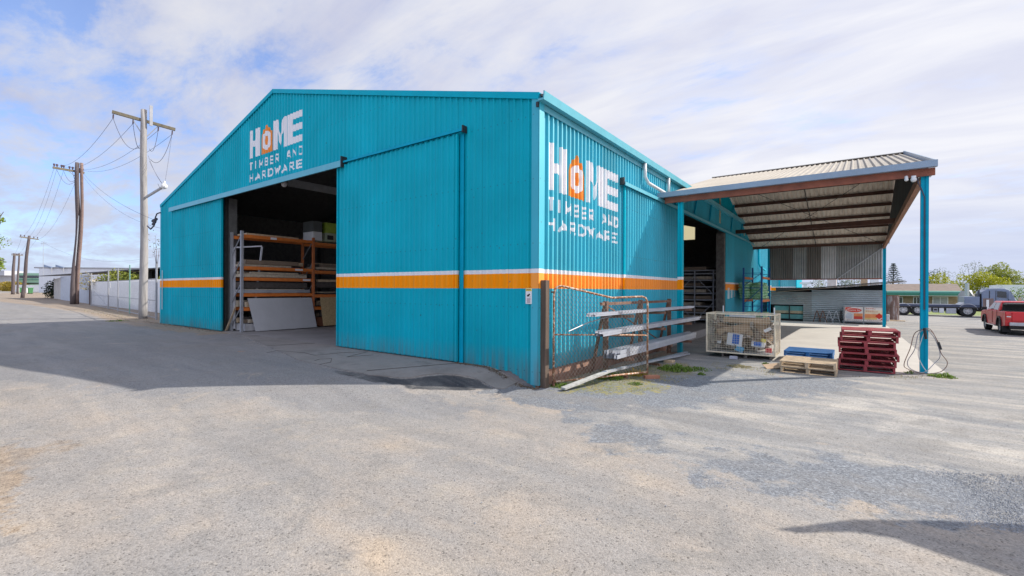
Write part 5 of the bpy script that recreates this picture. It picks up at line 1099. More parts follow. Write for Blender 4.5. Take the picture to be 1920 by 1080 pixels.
MB().box(xh0,xh1,TY+.0,TY+2.4,.98,1.66).build('headboard_box',cabp,tru,bevel=.02); MB().prism([(tx_(1800,573)[0],.98),(xh0,.98),(xh0,1.18)],'y',TY,TY+2.3).build('ramp_wedge',galv,tru)
xc0,xc1=tx_(1841,560)[0],tx_(1902,560)[0]
pr_=[(xc0,.62),(xc1+.1,.62),(xc1+.12,1.30),(xc1-.02,1.75),(xc1-.30,2.22),(xc1-.5,2.32),(xc0+.35,2.30),(xc0,2.05)]
MB().prism(pr_,'y',TY+.05,TY+2.35).build('cab',cabp,tru,bevel=.05)
o=MB().prism([(tx_(1870,557)[0],1.62),(tx_(1888,558)[0],1.58),(tx_(1887,546)[0],2.08),(tx_(1870,545)[0],2.12)],'y',TY+.035,TY+.05).build('side_window',glassdk,tru)
MB().prism([(xc1+.02,1.60),(xc1+.04,1.62),(xc1-.20,2.14),(xc1-.23,2.12)],'y',TY+.1,TY+2.3).build('windscreen',glassdk,tru)
MB().box(xc0+.42,xc0+.46,TY+.035,TY+.05,.9,2.15).box(tx_(1867,557)[0],tx_(1867,557)[0]+.03,TY+.035,TY+.05,.8,2.15).box(tx_(1891,557)[0],tx_(1891,557)[0]+.02,TY+.035,TY+.05,.8,1.6).build('door_seams',black,tru)
MB().box(tx_(1890,557)[0],tx_(1890,557)[0]+.16,TY-.18,TY-.08,1.50,2.05).bar((tx_(1891,557)[0],TY-.12,2.0),(tx_(1891,557)[0],TY+.1,2.0),.02,.02).build('mirror',cabp,tru)
MB().box(xh1+.02,xc0-.01,TY+.3,TY+2.1,.6,1.9).build('engine_gap',black,tru); MB().box(tx_(1834,550)[0],tx_(1838,550)[0],TY+.2,TY+.32,.98,2.2).build('exhaust_stack',M('blackened_steel',(.05,.06,.09),.5),tru); MB().box(xc0+.3,xc1-.5,TY+.3,TY+2.1,2.33,2.38).build('roof_deflector',white,tru)
# ute, heading +y; rear left quarter seen
ut=thing('red_utility','bright red utility with a black tonneau cover at the right edge of the yard','utility',(11.95,26,0))
UX0,UX1,UY0,UY1=11.13,12.98,23.45,28.6
def arc(yc,r,z0=.40,n=8): return [(yc-r*math.cos(math.pi*k/n),z0+r*math.sin(math.pi*k/n)) for k in range(n+1)]
wr_,yr_,yf_=.38,24.55,27.65
prof_=[(UY0,.45),(yr_-.46,.40)]+arc(yr_,.46,.40)+[(yf_-.46,.40)]+arc(yf_,.46,.40)+[(UY1,.45),(UY1+.03,.85),(UY1-.15,1.02),(27.35,1.12),(25.3,1.10),(UY0+.02,1.12),(UY0-.02,.9)]
bd=MB().prism(prof_,'x',UX0,UX1); bd.build('body',redcar,ut,bevel=.03)
cab_=MB(); zb_,zt_=1.10,1.58
cab_.add([(UX0+.04,24.95,zb_),(UX1-.04,24.95,zb_),(UX1-.04,27.4,zb_),(UX0+.04,27.4,zb_),(UX0+.20,25.15,zt_),(UX1-.20,25.15,zt_),(UX1-.20,26.6,zt_),(UX0+.20,26.6,zt_)],[(3,2,1,0),(4,5,6,7),(0,1,5,4),(1,2,6,5),(2,3,7,6),(3,0,4,7)]); cab_.build('cabin',redcar,ut,bevel=.04)
MB().add([(UX0+.16,24.955,1.16),(UX1-.16,24.955,1.16),(UX1-.27,25.115,1.53),(UX0+.27,25.115,1.53)],[(0,1,2,3)]).build('rear_window',glassdk,ut)
sw_=MB(); 
def sidep(y,z): t=(z-zb_)/(zt_-zb_); return (UX0+.04+.16*t-.006,y,z)
sw_.add([sidep(25.12,1.16),sidep(26.0,1.16),sidep(26.0,1.50),sidep(25.25,1.50)],[(3,2,1,0)]); sw_.add([sidep(26.08,1.16),sidep(27.1,1.16),sidep(26.6,1.50),sidep(26.08,1.50)],[(3,2,1,0)]); sw_.build('side_window',glassdk,ut)
MB().box(UX0+.10,UX1-.10,UY0+.06,24.94,1.10,1.15).build('tonneau_cover',black,ut); MB().box(UX0+.16,UX1-.16,24.80,24.88,1.15,1.50).box(UX0+.16,UX1-.16,24.0,24.88,1.43,1.50).build('sports_bar',black,ut)
MB().box(UX0+.22,UX1-.22,UY0-.055,UY0-.02,.70,1.10).build('tailgate',redcar,ut,bevel=.012)
MB().box((UX0+UX1)/2-.2,(UX0+UX1)/2+.2,UY0-.065,UY0-.056,.97,1.02).build('tailgate_badge',chrome,ut)
MB().prism(ell((UX0+UX1)/2,.90,.11,.045,16),'y',UY0-.066,UY0-.056).build('oval_badge',M('badge_blue',(.05,.1,.3),.3),ut)
for s,x_ in ((0,UX0+.02),(1,UX1-.20)): 
    o=MB().box(x_,x_+.18,UY0-.05,UY0+.05,.76,1.0).build('tail_light',lamp_red,ut,bevel=.01); MB().box(x_+.02,x_+.16,UY0-.056,UY0-.051,.86,.91).build('clear_lens',white,o)
MB().box(UX0+.12,UX1-.12,UY0-.16,UY0-.03,.46,.62).build('rear_bumper',galv,ut,bevel=.02); MB().box(12.0,12.5,UY0-.17,UY0-.161,.50,.60).build('number_plate',white,ut); MB().box(11.75,11.98,UY0-.17,UY0-.161,.44,.60).build('bumper_step',black,ut)
for yy in (yr_,yf_):
    wheel(None,(UX0+.13,yy,wr_),wr_,.25,ut,'x',rimgrey); wheel(None,(UX1-.13,yy,wr_),wr_,.25,ut,'x',rimgrey)
    pts=arc(yy,.47); inn=[(yy+(a_-yy)*.86,.4+(b_-.4)*.86) for a_,b_ in pts]; MB().prism(pts+inn[::-1],'x',UX0-.05,UX0+.02).build('wheel_arch_flare',black,ut)
MB().box(UX0+.02,UX0+.30,yr_-.50,yr_-.47,.12,.45).build('mud_flap',black,ut); MB().box(UX1-.30,UX1-.02,yr_-.50,yr_-.47,.12,.45).build('mud_flap',black,ut)
MB().box(UX0-.22,UX0-.02,27.0,27.12,1.10,1.26).build('mirror',black,ut,bevel=.02); MB().bar((UX0-.04,25.1,.38),(UX0-.04,27.1,.38),.08,.04).build('side_step',chrome,ut)
MB().box(UX0+.2,UX1-.2,UY0+.1,UY1-.2,.28,.44).build('underbody',black,ut)
MB().box(UX0-.012,UX0-.001,25.95,25.97,.48,1.1).box(UX0-.012,UX0-.001,25.0,25.02,.75,1.1).build('door_seams',black,ut)
# ================================================================ LEFT SIDE
GL_=.30
gl=lambda px,py:on_z(px,py,.28)
def pole(name,label,base,top,r0,r1,mat,wob=.12,seed=1):
    t=thing(name,label,'pole',base); b=Vector(base); q=Vector(top); random.seed(seed); pts=[];R=[]
    for k in range(15):
        f_=k/14; w_=wob*math.sin(f_*5+seed)*math.sin(math.pi*f_); pts.append(b+(q-b)*f_+Vector((w_*.8,-w_*.5,0))); R.append((r0+(r1-r0)*f_)*(1+random.uniform(-.03,.03)))
    MB().tube(pts,R,14).build('shaft',mat,t,smooth=True); return t
wires=[]
def insul(mb,p,s=1.): 
    mb.tube([p,p+Vector((0,0,.12*s))],.03*s,6).tube([p+Vector((0,0,.10*s)),p+Vector((0,0,.22*s))],.06*s,7)
# near pole
A0=Vector((-27.26,.63,.1)); A1=Vector((-27.3,.64,12.2))
pa=pole('power_pole','thick pale timber power pole nearest the far left corner of the shed',A0,A1,.215,.145,polewood,.16,3)
ca=Vector((-27.62,-.7,11.75)); cb2=Vector((-26.95,2.05,11.40)); 
MB().bar(ca,cb2,.13,.16).build('crossarm',M('crossarm_timber',(.16,.14,.10),.9,var=.3,scale=6),pa)
MB().bar(A1+Vector((.3,.25,-.9)),A1+Vector((.3,.25,.25)),.15,.05).build('earth_plate',rackgr,pa)
mid_=(ca+cb2)/2
MB().bar(mid_+Vector((0,.0,-1.0)),ca+(cb2-ca)*.30+Vector((0,0,-.05)),.04,.04).bar(mid_+Vector((0,0,-1.0)),ca+(cb2-ca)*.72+Vector((0,0,-.05)),.04,.04).build('crossarm_strut',rackgr,pa)
arm0=Vector((-27.1,.7,7.2)); arm1=far(308,349,25.6)
o=MB().tube([arm0,arm1],.07,8).build('service_arm',galv,pa); ins=MB(); ball(ins,arm1+Vector((0,0,.0)),.16,8); ins.tube([arm1,arm1+Vector((0,0,.28))],.06,6); ins.build('insulator',white,pa)
pts_a=[ca+(cb2-ca)*f_+Vector((0,0,-.12)) for f_ in (.02,.32,.72,.95)]
im=MB()
for p in pts_a: im.tube([p,p+Vector((-.05,0,-.22))],.035,6)
im.build('insulators',M('brown_porcelain',(.10,.06,.08),.3),pa)
def cat(mb,a,b,sag,r=.012,n=16):
    r=r*.5
    a=Vector(a);b=Vector(b); mb.tube([a+(b-a)*i/n+Vector((0,0,-4*sag*(i/n)*(1-i/n))) for i in range(n+1)],r,5,False)
# droppers on near pole
dm=MB()
for p,tg,sg in zip(pts_a,((-27.3,.45,10.05),(-27.3,.5,10.0),(-27.1,.85,10.0),(-27.1,.9,9.4)),(.7,.5,.55,.75)): cat(dm,p+Vector((-.05,0,-.2)),tg,sg,.025)
cat(dm,(-27.1,.85,9.3),arm1,.1,.014); cat(dm,pts_a[3],arm1,.15,.014); cat(dm,(-27.15,.8,9.6),arm1,.2,.014)
cat(dm,arm1+Vector((0,0,-.15)),(-22.4,-.10,7.2),.15,.016)
dm.build('dropper_cables',wiremat,pa)
hk=MB(); sx=-L_-.05
h_=lambda px,py:Vector((on_y(px,py,0)[0],-.08,on_y(px,py,0)[1]))
hk.tube([h_(304,399),h_(298,401),h_(295,408),h_(294,420)],.03,6).tube([h_(296,414),h_(292,424),h_(286,430),h_(280,424)],.035,6).tube([h_(290,415),h_(297,411)],.07,6).tube([h_(295,416),h_(290,421)],.06,6)
tag(hk.build('service_bracket',wiremat),'curled black service bracket and connectors at the far left corner of the shed wall','bracket')
# second pole
B0=Vector((-59.84,3.5,.2)); B1=far(145,305,48)
pb=pole('power_pole','crooked dark twin timber pole with an offset crossarm and pale conduit down the street',B0,B1,.25,.17,polebrown,.6,2)
pts=[]; 
for k in range(12):
    f_=k/11; w_=.45*math.sin(f_*4+2)*math.sin(math.pi*f_); pts.append(B0+(B1-B0)*f_+Vector((w_*.8+.20,.30-w_*.5,0)))
MB().tube(pts,.13,8).build('splint_pole',M('pinkish_timber',(.19,.13,.115),.9,var=.25,scale=3),pb,smooth=True); MB().tube([p+Vector((-.12,-.24,0)) for p in pts[2:]],.055,6).build('conduit',whitepipe,pb,smooth=True)
b0=far(99,314,46.5); b1=far(158,324,48.6)
MB().bar(b0,b1,.16,.2).build('crossarm',M('crossarm_timber',(.16,.14,.10)),pb)
MB().bar(b0+(b1-b0)*.45,B1+Vector((0,0,-1.6)),.06,.06).build('crossarm_strut',rackgr,pb)
im=MB(); pts_b=[b0+(b1-b0)*f_ for f_ in (.04,.13,.27,.34,.52,.62,.84,.95)]
for p in pts_b: insul(im,p+Vector((0,0,.08)),1.5)
im.build('insulators',M('brown_porcelain',(.1,.06,.08)),pb)
dm=MB(); cat(dm,pts_b[1]+Vector((0,0,-.2)),B1+Vector((0,0,-1.6)),1.0,.03); cat(dm,pts_b[3]+Vector((0,0,-.2)),B1+Vector((0,0,-1.4)),.8,.03); cat(dm,pts_b[5]+Vector((0,0,-.1)),B1+Vector((0,0,-1.6)),.5,.03); dm.build('dropper_cables',wiremat,pb)
# third, fourth, fifth poles
def farpole(name,lab,pb_,pt_,arm,Zd,r,seed,r1=None):
    b=far(*pb_,Zd); q=far(*pt_,Zd); t=pole(name,lab,(b.x,b.y,.2),q,r,r*.65,polebrown,.2,seed); a0=far(*arm[0],Zd-1); a1=far(*arm[1],Zd+1)
    MB().bar(a0,a1,.15,.16).build('crossarm',M('crossarm_timber',(.16,.14,.10)),t); im=MB()
    for f_ in (.05,.25,.75,.95): insul(im,a0+(a1-a0)*f_+Vector((0,0,.08)),1.3)
    im.build('insulators',M('brown_porcelain',(.1,.06,.08)),t); return a0,a1
c0,c1=farpole('power_pole','leaning timber power pole beside the green bins down the street',(42,547),(55,442),((37,444),(72,449)),75,.26,4)
d0,d1=farpole('power_pole','left hand pole of the distant pair at the end of the street',(24,545),(27,475),((22,478),(33,479)),110,.34,5)
e0,e1=farpole('power_pole','right hand thinner pole of the distant pair at the end of the street',(33,545),(36,475),((31,478),(43,479)),120,.24,6)
def wire(a,b,sag,label,r=.014):
    mb=MB(); cat(mb,a,b,sag,r,20); tag(mb.build('overhead_wire',wiremat),label,'wire','overhead wires along the street')
lab='thin dark overhead wire strung between the timber power poles'
for i,(p,k) in enumerate(zip(pts_a,(0,2,4,6))): wire(p+Vector((-.05,0,-.2)),pts_b[k]+Vector((0,0,.3)),1.0,lab,.018)
for i,k in enumerate((0,1,3,6)): wire(pts_b[k],c0+(c1-c0)*(.05+.3*i),1.6,lab,.018)
for i in range(3): wire(c0+(c1-c0)*(.1+.4*i),d0+(d1-d0)*(.1+.4*i),.8,lab,.02)
wire(B1+Vector((.2,.3,-.9)),h_(296,414),.5,'dark service wire running from the crooked twin pole to the shed corner',.018)
wire(B1+Vector((.2,.3,-1.2)),(-24.5,2.5,5.2),1.5,'lower service wire running from the crooked twin pole towards the shed',.016)
wire(c1,far(300,478,60),2.0,'faint long wire sagging from the leaning pole towards the buildings',.018)
# antenna mast
am=thing('antenna_mast','very thin television mast with a small antenna above the white shed','mast',tuple(far(81,540,100))); b=far(81,503,100); t_=far(81,452,100)
MB().tube([(b.x,b.y,4),t_],.04,5).build('mast_tube',galv,am); a0=far(76,457,100);a1=far(88,455,100); MB().tube([a0,a1],.03,4).tube([far(78,453,100),far(78,461,100)],.02,4).tube([far(84,452,100),far(84,459,100)],.02,4).build('antenna',galv,am)
# mesh fence
mf=thing('tall_mesh_fence','tall galvanised mesh security fence and gates running from the shed corner down the street','fence',(-35,1.9,.3))
posts=[(293,600),(266,594),(243,588.5),(221,584),(203,580),(171,574)]
PB=[gl(*p) for p in posts]; hts=[3.1,3.1,3.3,3.2,3.2,3.1]
for (x_,y_),h,k in zip(PB,hts,range(6)):
    MB().tube([(x_,y_,.1),(x_,y_,.28+h)],.05 if k in (0,5,4) else .035,7).build('fence_post',rackgr if k!=2 else M('green_tube',(.16,.33,.28),.5),mf)
net=MB(); rail=MB()
for (a_,b_) in zip(PB[:-1],PB[1:]):
    a_=Vector((*a_,0));b_=Vector((*b_,0)); L=(b_-a_).length
    for z in (.40,1.35,2.55): rail.tube([a_+Vector((0,0,z)),b_+Vector((0,0,z))],.024,6)
    mesh_net(net,lambda s,z,a_=a_,b_=b_,L=L:a_+(b_-a_)*(s/L)+Vector((0,0,z)),L,.4,lambda s:2.55,.22,.0024,1.0)
rail.build('rails',rackgr,mf); net.build('mesh',rackgr,mf)
a_=Vector((*PB[5],0));b_=Vector((*PB[4],0)); MB().tube([a_+Vector((0,0,2.1)),b_+Vector((0,0,.45))],.02,5).build('diagonal_stay',rackgr,mf)
MB().box(PB[4][0]+.6,PB[4][0]+1.1,PB[4][1]-.12,PB[4][1]-.10,2.0,2.4).build('notice',white,mf)
# white corrugated fence behind the mesh
wfn=thing('white_sheet_fence','white corrugated steel fence behind the mesh fence','fence',(-42,5,.3))
P0=Vector((-23.5,2.7,0));P1=Vector((-59.6,4.75,0)); U_=(P1-P0).normalized()
mbx=MB().sheet(P0,U_,Z,(U_.y*1,-U_.x*1,0),0,(P1-P0).length,.2,2.65,'trap',.38,.12); mbx.build('fence_sheet',whitesheet,wfn)
# long low shed and buildings on the left
ll=thing('long_white_shed','long low white shed with a thin skillion roof running along the street','shed',(-75,6,.3))
MB().sheet((-60.3,4.9,0),(-1,.073,0),Z,(0,-1,0),0,24.5,.1,3.55,'trap',.35,.08).build('sheet_wall',M('pale_blue_white_sheet',(.52,.56,.64),.6,var=.08),ll)
MB().add([(-84.8,6.75,.1),(-94.5,7.45,.1),(-94.5,7.45,3.3),(-84.8,6.75,3.45),(-94.5,13,.1),(-94.5,13,3.3)],[(0,1,2,3),(1,4,5,2)]).build('block_wall',whiteblock,ll)
MB().add([(-99,6.2,3.75),(-24.4,6.2,3.75),(-24.4,12,4.1),(-99,12,4.1),(-99,6.2,3.85),(-24.4,6.2,3.85),(-24.4,12,4.2),(-99,12,4.2)],[(0,1,2,3),(7,6,5,4),(0,4,5,1),(1,5,6,2),(0,3,7,4)]).build('roof',M('dark_roof_edge',(.10,.10,.11),.7),ll)
MB().box(-58,-24.4,9.0,9.1,.2,3.95).build('back_wall',M('soft_white_wall',(.55,.53,.50),.7,var=.1),ll); MB().box(-60,-50,7.4,8.9,2.7,3.7).build('opening_shade',gapshade,ll)  # the black block stands in for the shade under this roof
MB().box(-38,-36,8.92,8.99,2.4,2.9).build('window',glassdk,ll)
cb3=thing('cream_block_building','long cream rendered building whose wall top shows above the white shed roof','building',(-60,22,0)); MB().box(-120,-26,20,30,0,5.15).build('wall',M('blotchy_cream_wall',(.50,.44,.34),.9,var=.25,scale=1.5),cb3)
bw_=thing('white_gabled_warehouse','tall white metal warehouse with tilted solar panels on its roof','warehouse',(-200,25,0))
wa=far(73,503,150); wb=far(200,506,150); wz=wa.z
MB().add([(wa.x,wa.y,0),(wb.x+30,wb.y+30,0),(wb.x+30,wb.y+30,wz),(wa.x,wa.y,wz),(wa.x-40,wa.y+30,0),(wa.x-40,wa.y+30,wz)],[(0,1,2,3),(0,3,5,4)]).build('wall',M('bluish_white_sheet',(.62,.65,.72),.6,var=.05),bw_)
MB().add([(wa.x-1,wa.y-1,wz),(wb.x+30,wb.y+29,wz),(wb.x,wb.y+60,wz+1),(wa.x-40,wa.y+31,wz+.5),(wa.x-1,wa.y-1,wz+.4),(wb.x+30,wb.y+29,wz+.4)],[(0,1,2,3),(0,1,5,4)]).build('roof',rackgr,bw_)
for (x0_,x1_) in ((82,100),(104,122)):
    a_=far(x0_,496,154);b_=far(x1_,501,150);c_=far(x1_-3,502,148);d_=far(x0_,500.5,152); o=thing('solar_panels','%s tilted solar panel array on the roof of the white warehouse'%('left' if x0_<90 else 'right'),'solar panels',tuple(d_)); MB().add([a_,b_,c_,d_,a_-Vector((0,0,.1)),b_-Vector((0,0,.1)),c_-Vector((0,0,.1)),d_-Vector((0,0,.1))],[(0,1,2,3),(7,6,5,4),(0,4,5,1),(1,5,6,2),(2,6,7,3),(3,7,4,0)]).build('panel',M('solar_blue',(.10,.13,.19),.3),o); MB().bar(d_,d_-Vector((0,0,1.5)),.2,.2).bar(c_,c_-Vector((0,0,1.5)),.2,.2).build('stand',rackgr,o)
gb=thing('mint_green_building','flat roofed mint green building with a dark window band at the end of the street','building',tuple(far(50,540,190)))
def fbox(px0,px1,py0,py1,Z_,dep,name,mat,par):
    a_=far(px0,py1,Z_);b_=far(px1,py1,Z_);c_=far(px0,py0,Z_); dv=(b_-a_).normalized(); nv=Vector((-dv.y,dv.x,0)); nv=nv if nv.dot(Vector((cf[0],cf[1],0)))>0 else -nv
    z0_=a_.z; z1_=c_.z; p=[a_,b_,b_+nv*dep,a_+nv*dep]; MB().add([(q.x,q.y,z0_) for q in p]+[(q.x,q.y,z1_) for q in p],[(3,2,1,0),(4,5,6,7),(0,1,5,4),(1,2,6,5),(2,3,7,6),(3,0,4,7)]).build(name,mat,par)
fbox(34,76,512,545,190,12,'wall',greenp,gb); fbox(36,73,516.5,521,189.8,.15,'window_band',glassdk,gb); fbox(33,77,523.5,524.3,189.6,.3,'ledge',greentr,gb); fbox(36,73,530,532,189.7,.2,'lower_window_band',glassdk,gb)
wb_=thing('white_low_wall','low white boundary wall in front of the mint building','wall',tuple(far(50,540,170))); fbox(28,74,534,547,170,.3,'wall',white,wb_)
pkb=thing('pale_roofed_building','long pale building low on the horizon at the far end of the street','building',tuple(far(10,520,260))); fbox(-40,34,514,545,260,20,'wall',M('hazy_white',(.55,.56,.60),.8),pkb); fbox(-40,8,507,516,255,12,'roof',M('hazy_grey_roof',(.42,.43,.48),.8),pkb)
def wbin(px,py,lab):
    x_,y_=gl(px,py); t=thing('wheelie_bin',lab,'bin',(x_,y_,.28),'green bins down the street'); s=1.6
    b=MB(); b.add([(x_+a*.30*s*f_,y_+c_*.30*s*f_,.28+z*s) for z,f_ in ((.1,.8),(.95,1.0)) for a,c_ in ((-1,-1),(1,-1),(1,1),(-1,1))],[(3,2,1,0),(4,5,6,7),(0,1,5,4),(1,2,6,5),(2,3,7,6),(3,0,4,7)]); b.build('body',greendk,t)
    MB().box(x_-.34*s,x_+.34*s,y_-.34*s,y_+.38*s,.28+.95*s,.28+1.03*s).build('lid',M('bin_lid',(.12,.36,.15),.5),t); MB().tube([(x_-.3*s,y_-.3*s,.28+.1*s),(x_-.3*s,y_+.3*s,.28+.1*s)],.1*s,8).build('wheel',tyre,t)
wbin(57,551,'lighter green wheeled bin nearest the camera beside the leaning pole'); wbin(38.5,549,'darker green wheeled bin half hidden behind the leaning pole')
for px,py,lab in ((35,550,'short white marker post left of the leaning pole'),(50.5,550,'short white marker post right of the leaning pole')):
    x_,y_=gl(px,py); tag(MB().tube([(x_,y_,.2),(x_,y_,.28+1.5)],.13,8).build('marker_post',white),lab,'post')
def shrub(name,lab,blobs,mat,n,ls,seed,cat='shrub'):
    t=thing(name,lab,cat,(blobs[0][0][0],blobs[0][0][1],.28)); crown_mesh(blobs,n,ls,seed).build('foliage',mat,t); b=blobs[0][0]; MB().tube([(b[0],b[1],.2),(b[0],b[1],b[2])],.08,5).build('stem',polebrown,t)
sx_,sy_=gl(97,559); shrub('dark_bush','dark dense bush at the end of the long white shed',[((sx_,sy_,1.0),1.0),((sx_+.8,sy_+.3,1.2),1.1),((sx_+.5,sy_,2.0),1.0),((sx_+1.1,sy_+.3,2.7),.7)],leafm('very_dark_leaf',(.008,.02,.008),(.03,.05,.02)),420,.2,31)
sx_,sy_=gl(9,546); random.seed(4); 
shrub('flowering_hedge','golden and green flowering hedge at the far left end of the street',[((sx_+i*4.5-6,sy_+i*.4,1.6+(i%2)*.8),2.6) for i in range(6)],leaf_o,110,.4,32,'hedge')
for k,(px,Zd,r,z) in enumerate([(183,46,1.0,3.0),(195,45,1.0,3.2),(208,44,1.0,3.1),(220,43,.9,3.0),(236,40,.8,2.9),(287,33,.6,2.8)]):
    p=Vector((-50,4.9,0))
    for _ in range(4): p.x=on_y(px,530,p.y)[0]; p.y=3.5+(-24-p.x)*.0577
    p.y-=.2
    shrub('leafy_shrub','%s green shrub showing over the white sheet fence'%['leftmost yellowish','second yellowish','third yellowish','fourth yellowish','small','last lone'][k],[((p.x,p.y+.9,z-.2),r),((p.x+.5,p.y+.9,z+.1),r*.8),((p.x-.6,p.y+.9,z-.5),r)],leafm('lime_leaf',(.10,.15,.02),(.36,.38,.05),2),170,.16,40+k)
p=far(164,520,47); shrub('dry_creeper','dry brown creeper hanging over the left end of the white sheet fence',[((p.x,p.y+.2,2.7),.8),((p.x+.6,p.y,2.2),.7),((p.x-.5,p.y,3.2),.6)],drygr,90,.18,50)
# branches of a tree just outside the left of the view
tl=[(far(-16,495,30),.5),(far(-12,500,30),.5),(far(-3,490,30),.30),(far(-14,410,30),.5),(far(-5,413,30),.33),(far(-66,450,31),1.6),(far(-95,480,31),1.6),(far(-85,420,31),1.4),(far(-25,495,31),.55),(far(-26,412,31),.55)]
tree('roadside_tree','green tree whose branch tips reach in at the left edge of the view',(tl[5][0].x-1.5,tl[5][0].y-1.5,.28),[(tuple(c_),r_) for c_,r_ in tl],leafm('fresh_leaf',(.10,.20,.02),(.30,.36,.04),2.5),1500,.10,.2,seed=61)
p=far(297,450,60); tree('bare_tree','sparse bare tree just behind the far left corner of the shed',(p.x,p.y,.28),[(tuple(far(292,450,60)),1.2),(tuple(far(288,462,60)),1.0),(tuple(far(298,470,60)),1.2)],leafm('brown_grey_leaf',(.10,.09,.06),(.2,.18,.12)),22,.16,.10,seed=62)
# ================================================================ GRASS AND WEEDS
def tuft(name,lab,cx,cy,n,rad,h,mat,seed,cat='weed',leaf=.012):
    random.seed(seed); vs=[];fs=[]
    for _ in range(n):
        a=random.uniform(0,2*math.pi); r_=rad*math.sqrt(random.random()); x=cx+r_*math.cos(a); y=cy+r_*math.sin(a); b=random.uniform(0,2*math.pi); l=h*random.uniform(.3,1.2)*(1.25-.95*(r_/rad)**1.5)*(.65+.35*math.sin(x*17+seed)*math.cos(y*13)); lean=random.uniform(.2,.9)*l; w=leaf*random.uniform(.6,1.6)
        z0_=gh(x,y); d=Vector((math.cos(b),math.sin(b),0)); s_=Vector((-d.y,d.x,0))*w; p=Vector((x,y,z0_)); m_=p+d*lean*.4+Vector((0,0,l*.7)); t=p+d*lean+Vector((0,0,l*random.uniform(.6,1.)))
        i=len(vs); vs+=[p-s_,p+s_,m_+s_,m_-s_,t]; fs+=[(i,i+1,i+2,i+3),(i+3,i+2,i+4)]
    o=MB().add(vs,fs).build(name,mat); tag(o,lab,cat); return o
tuft('weed_clump','largest bright green weed clump on the gravel beside the gate foot',1.62,4.0,420,.42,.20,weedm,1,leaf=.016)
tuft('weed_clump','low green weed patch to the right of the largest clump',2.05,4.4,220,.38,.10,weedm,2)
tuft('weed_clump','tiny green weed on the gravel in front of the cage',2.35,3.7,60,.10,.08,weedm,3)
tuft('weed_clump','flat green weed patch in front of the gate on the mossy gravel',1.50,1.62,130,.16,.06,weedm,4)
tuft('weed_clump','tall leafy weeds behind the mesh under the steel sections',.75,1.9,260,.35,.28,leaf_g,5)
tuft('weed_clump','pale green grass tuft at the foot of the timber gate post',.35,.45,160,.25,.12,weedm,6)
tuft('weed_clump','thin yellowish weeds behind the gate beside the upright of the stand',1.05,2.7,160,.32,.2,leaf_o,7)
tuft('weed_clump','small upright weed between the wire cage and the cardboard',3.35,6.5,40,.08,.16,weedm,8,leaf=.018)
tuft('weed_clump','bright weed patch at the right foot of the teal awning post',7.05,7.0,200,.28,.14,weedm,9)
tuft('weed_clump','small weed at the left foot of the teal awning post',6.45,7.15,70,.14,.09,weedm,10)
tuft('dry_grass_tuft','dry pale grass tuft on the gravel in front of the wire cage',2.85,5.6,260,.32,.07,drygr,11,'grass')
tuft('weed_clump','small green weed by the street edge near the pale timber pole',-25.5,-.9,120,.5,.12,weedm,12)
random.seed(21); gs_=[]
vs=[];fs=[]
def blades(pg,n,h,seed):
    random.seed(seed)
    xs=[p[0] for p in pg]; ys=[p[1] for p in pg]; c=0
    while c<n:
        x=random.uniform(min(xs),max(xs)); y=random.uniform(min(ys),max(ys)); ins=False
        for k in range(len(pg)):
            a_=pg[k];b_=pg[(k+1)%len(pg)]
            if (a_[1]<=y)!=(b_[1]<=y) and x<a_[0]+(y-a_[1])/(b_[1]-a_[1])*(b_[0]-a_[0]): ins=not ins
        c+=1
        if not ins or math.sin(x*5.1+1)*math.sin(y*4.3)+random.uniform(-.5,.5)<0: continue
        b=random.uniform(0,6.28); l=h*random.uniform(.4,1.2); p=Vector((x,y,gh(x,y))); s_=Vector((math.cos(b),math.sin(b),0))*.006; t=p+Vector((random.uniform(-.5,.5)*l,random.uniform(-.5,.5)*l,l)); i=len(vs); vs.extend([p-s_,p+s_,t]); fs.append((i,i+1,i+2))
blades([on_z(a_,b_,0) for a_,b_ in [(1030,726),(1100,736),(1200,735),(1260,725),(1300,705),(1290,680),(1140,690),(1030,712)]],5200,.045,22)
blades([on_z(a_,b_,0) for a_,b_ in [(1590,706),(1690,712),(1790,712),(1780,704),(1690,704)]],900,.05,23)
blades([on_z(a_,b_,0) for a_,b_ in [(1330,690),(1450,706),(1460,696),(1340,678)]],900,.05,24)
blades([(-45,.9),(-24,-.9),(-24,.3),(-45,2.6)],3000,.10,25); blades([(-90,5.5),(-130,12),(-200,12),(-200,22),(-95,9)],2500,.6,26)
tag(MB().add(vs,fs).build('ground_grass',drygr),'sparse short grass and moss growing in the gravel','grass',kind='stuff')
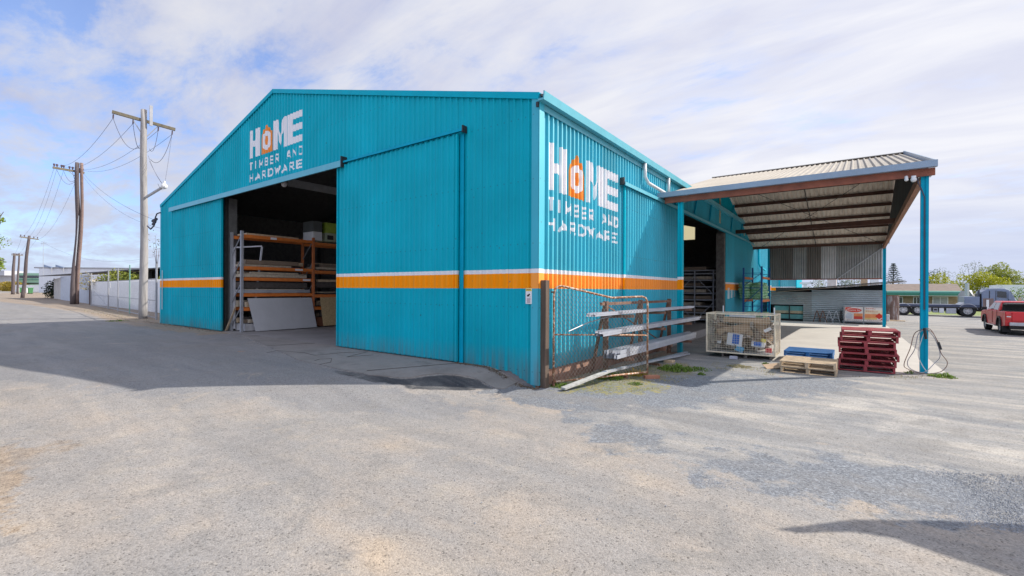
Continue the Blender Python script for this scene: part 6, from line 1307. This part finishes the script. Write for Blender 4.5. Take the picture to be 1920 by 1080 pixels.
# loose stones on the yard
random.seed(30); vs=[];fs=[]
for _ in range(700):
    px=random.uniform(850,1920); py=random.choice([random.uniform(715,770),random.uniform(715,1000)]); x,y=on_z(px,py,0); 
    if x<.3 and y>-.6: continue
    s_=random.choice([.004,.005,.006,.010]); z=gh(x,y); i=len(vs)
    for dx,dy,dz in ((-1,0,0),(0,-1,0),(1,0,0),(0,1,0),(.1,.1,.8)): vs.append((x+dx*s_*random.uniform(.7,1.3),y+dy*s_*random.uniform(.7,1.3),z-.002+dz*s_))
    fs+=[(i,i+1,i+4),(i+1,i+2,i+4),(i+2,i+3,i+4),(i+3,i,i+4)]
for _ in range(17000):
    px=random.uniform(1290,1990); t_=(px-1290)/630; lo_,hi_=(865+25*t_,905+95*min(1,t_)); py=random.uniform(lo_,hi_)
    x,y=on_z(px,py,0); s_=random.choice([.004,.005,.006,.008]); z=gh(x,y); i=len(vs)
    for dx,dy,dz in ((-1,0,0),(0,-1,0),(1,0,0),(0,1,0),(.1,.1,.8)): vs.append((x+dx*s_*random.uniform(.6,1.4),y+dy*s_*random.uniform(.6,1.4),z-.002+dz*s_))
    fs+=[(i,i+1,i+4),(i+1,i+2,i+4),(i+2,i+3,i+4),(i+3,i,i+4)]
tag(MB().add(vs,fs).build('loose_stones',M('loose_stone',(.25,.26,.28),.9,var=.6,scale=30,fine=.3)),'scattered loose stones on the asphalt and gravel','stones',kind='stuff')
# unseen sheet added right of view, shaped to throw the pointed road shadow
ss=thing('shadow_caster','added dark sheet out of view, shaped to cast a pointed shadow on the road','shadow caster',(10,1,0))
def sunpt(px,py,h): x,y=on_z(px,py,0); k=h/math.tan(SEL); return Vector((x+SX*k,y+SY*k,h))
edge1=[(1455,992),(1600,974),(1760,976),(1920,982),(2100,990)]; edge2=[(1455,992),(1500,1000),(1600,997),(1680,1010),(1780,1045),(1900,1085),(2100,1180)]
HS=3.2
e1=[sunpt(a_,b_,HS) for a_,b_ in edge1]; e2=[sunpt(a_,b_,HS) for a_,b_ in edge2]
pg=e1+e2[:0:-1]; MB().add([tuple(p) for p in pg]+[tuple(p+Vector((0,0,.01))) for p in pg],[tuple(range(len(pg))),tuple(range(2*len(pg)-1,len(pg)-1,-1))]).build('caster_sheet',M('caster_sheet',(.10,.10,.11),.9),ss)
q_=(e1[-1]+e2[-1])/2; MB().tube([(q_.x,q_.y,0),(q_.x,q_.y,HS+.1)],.06,8).build('caster_post',galv,ss)
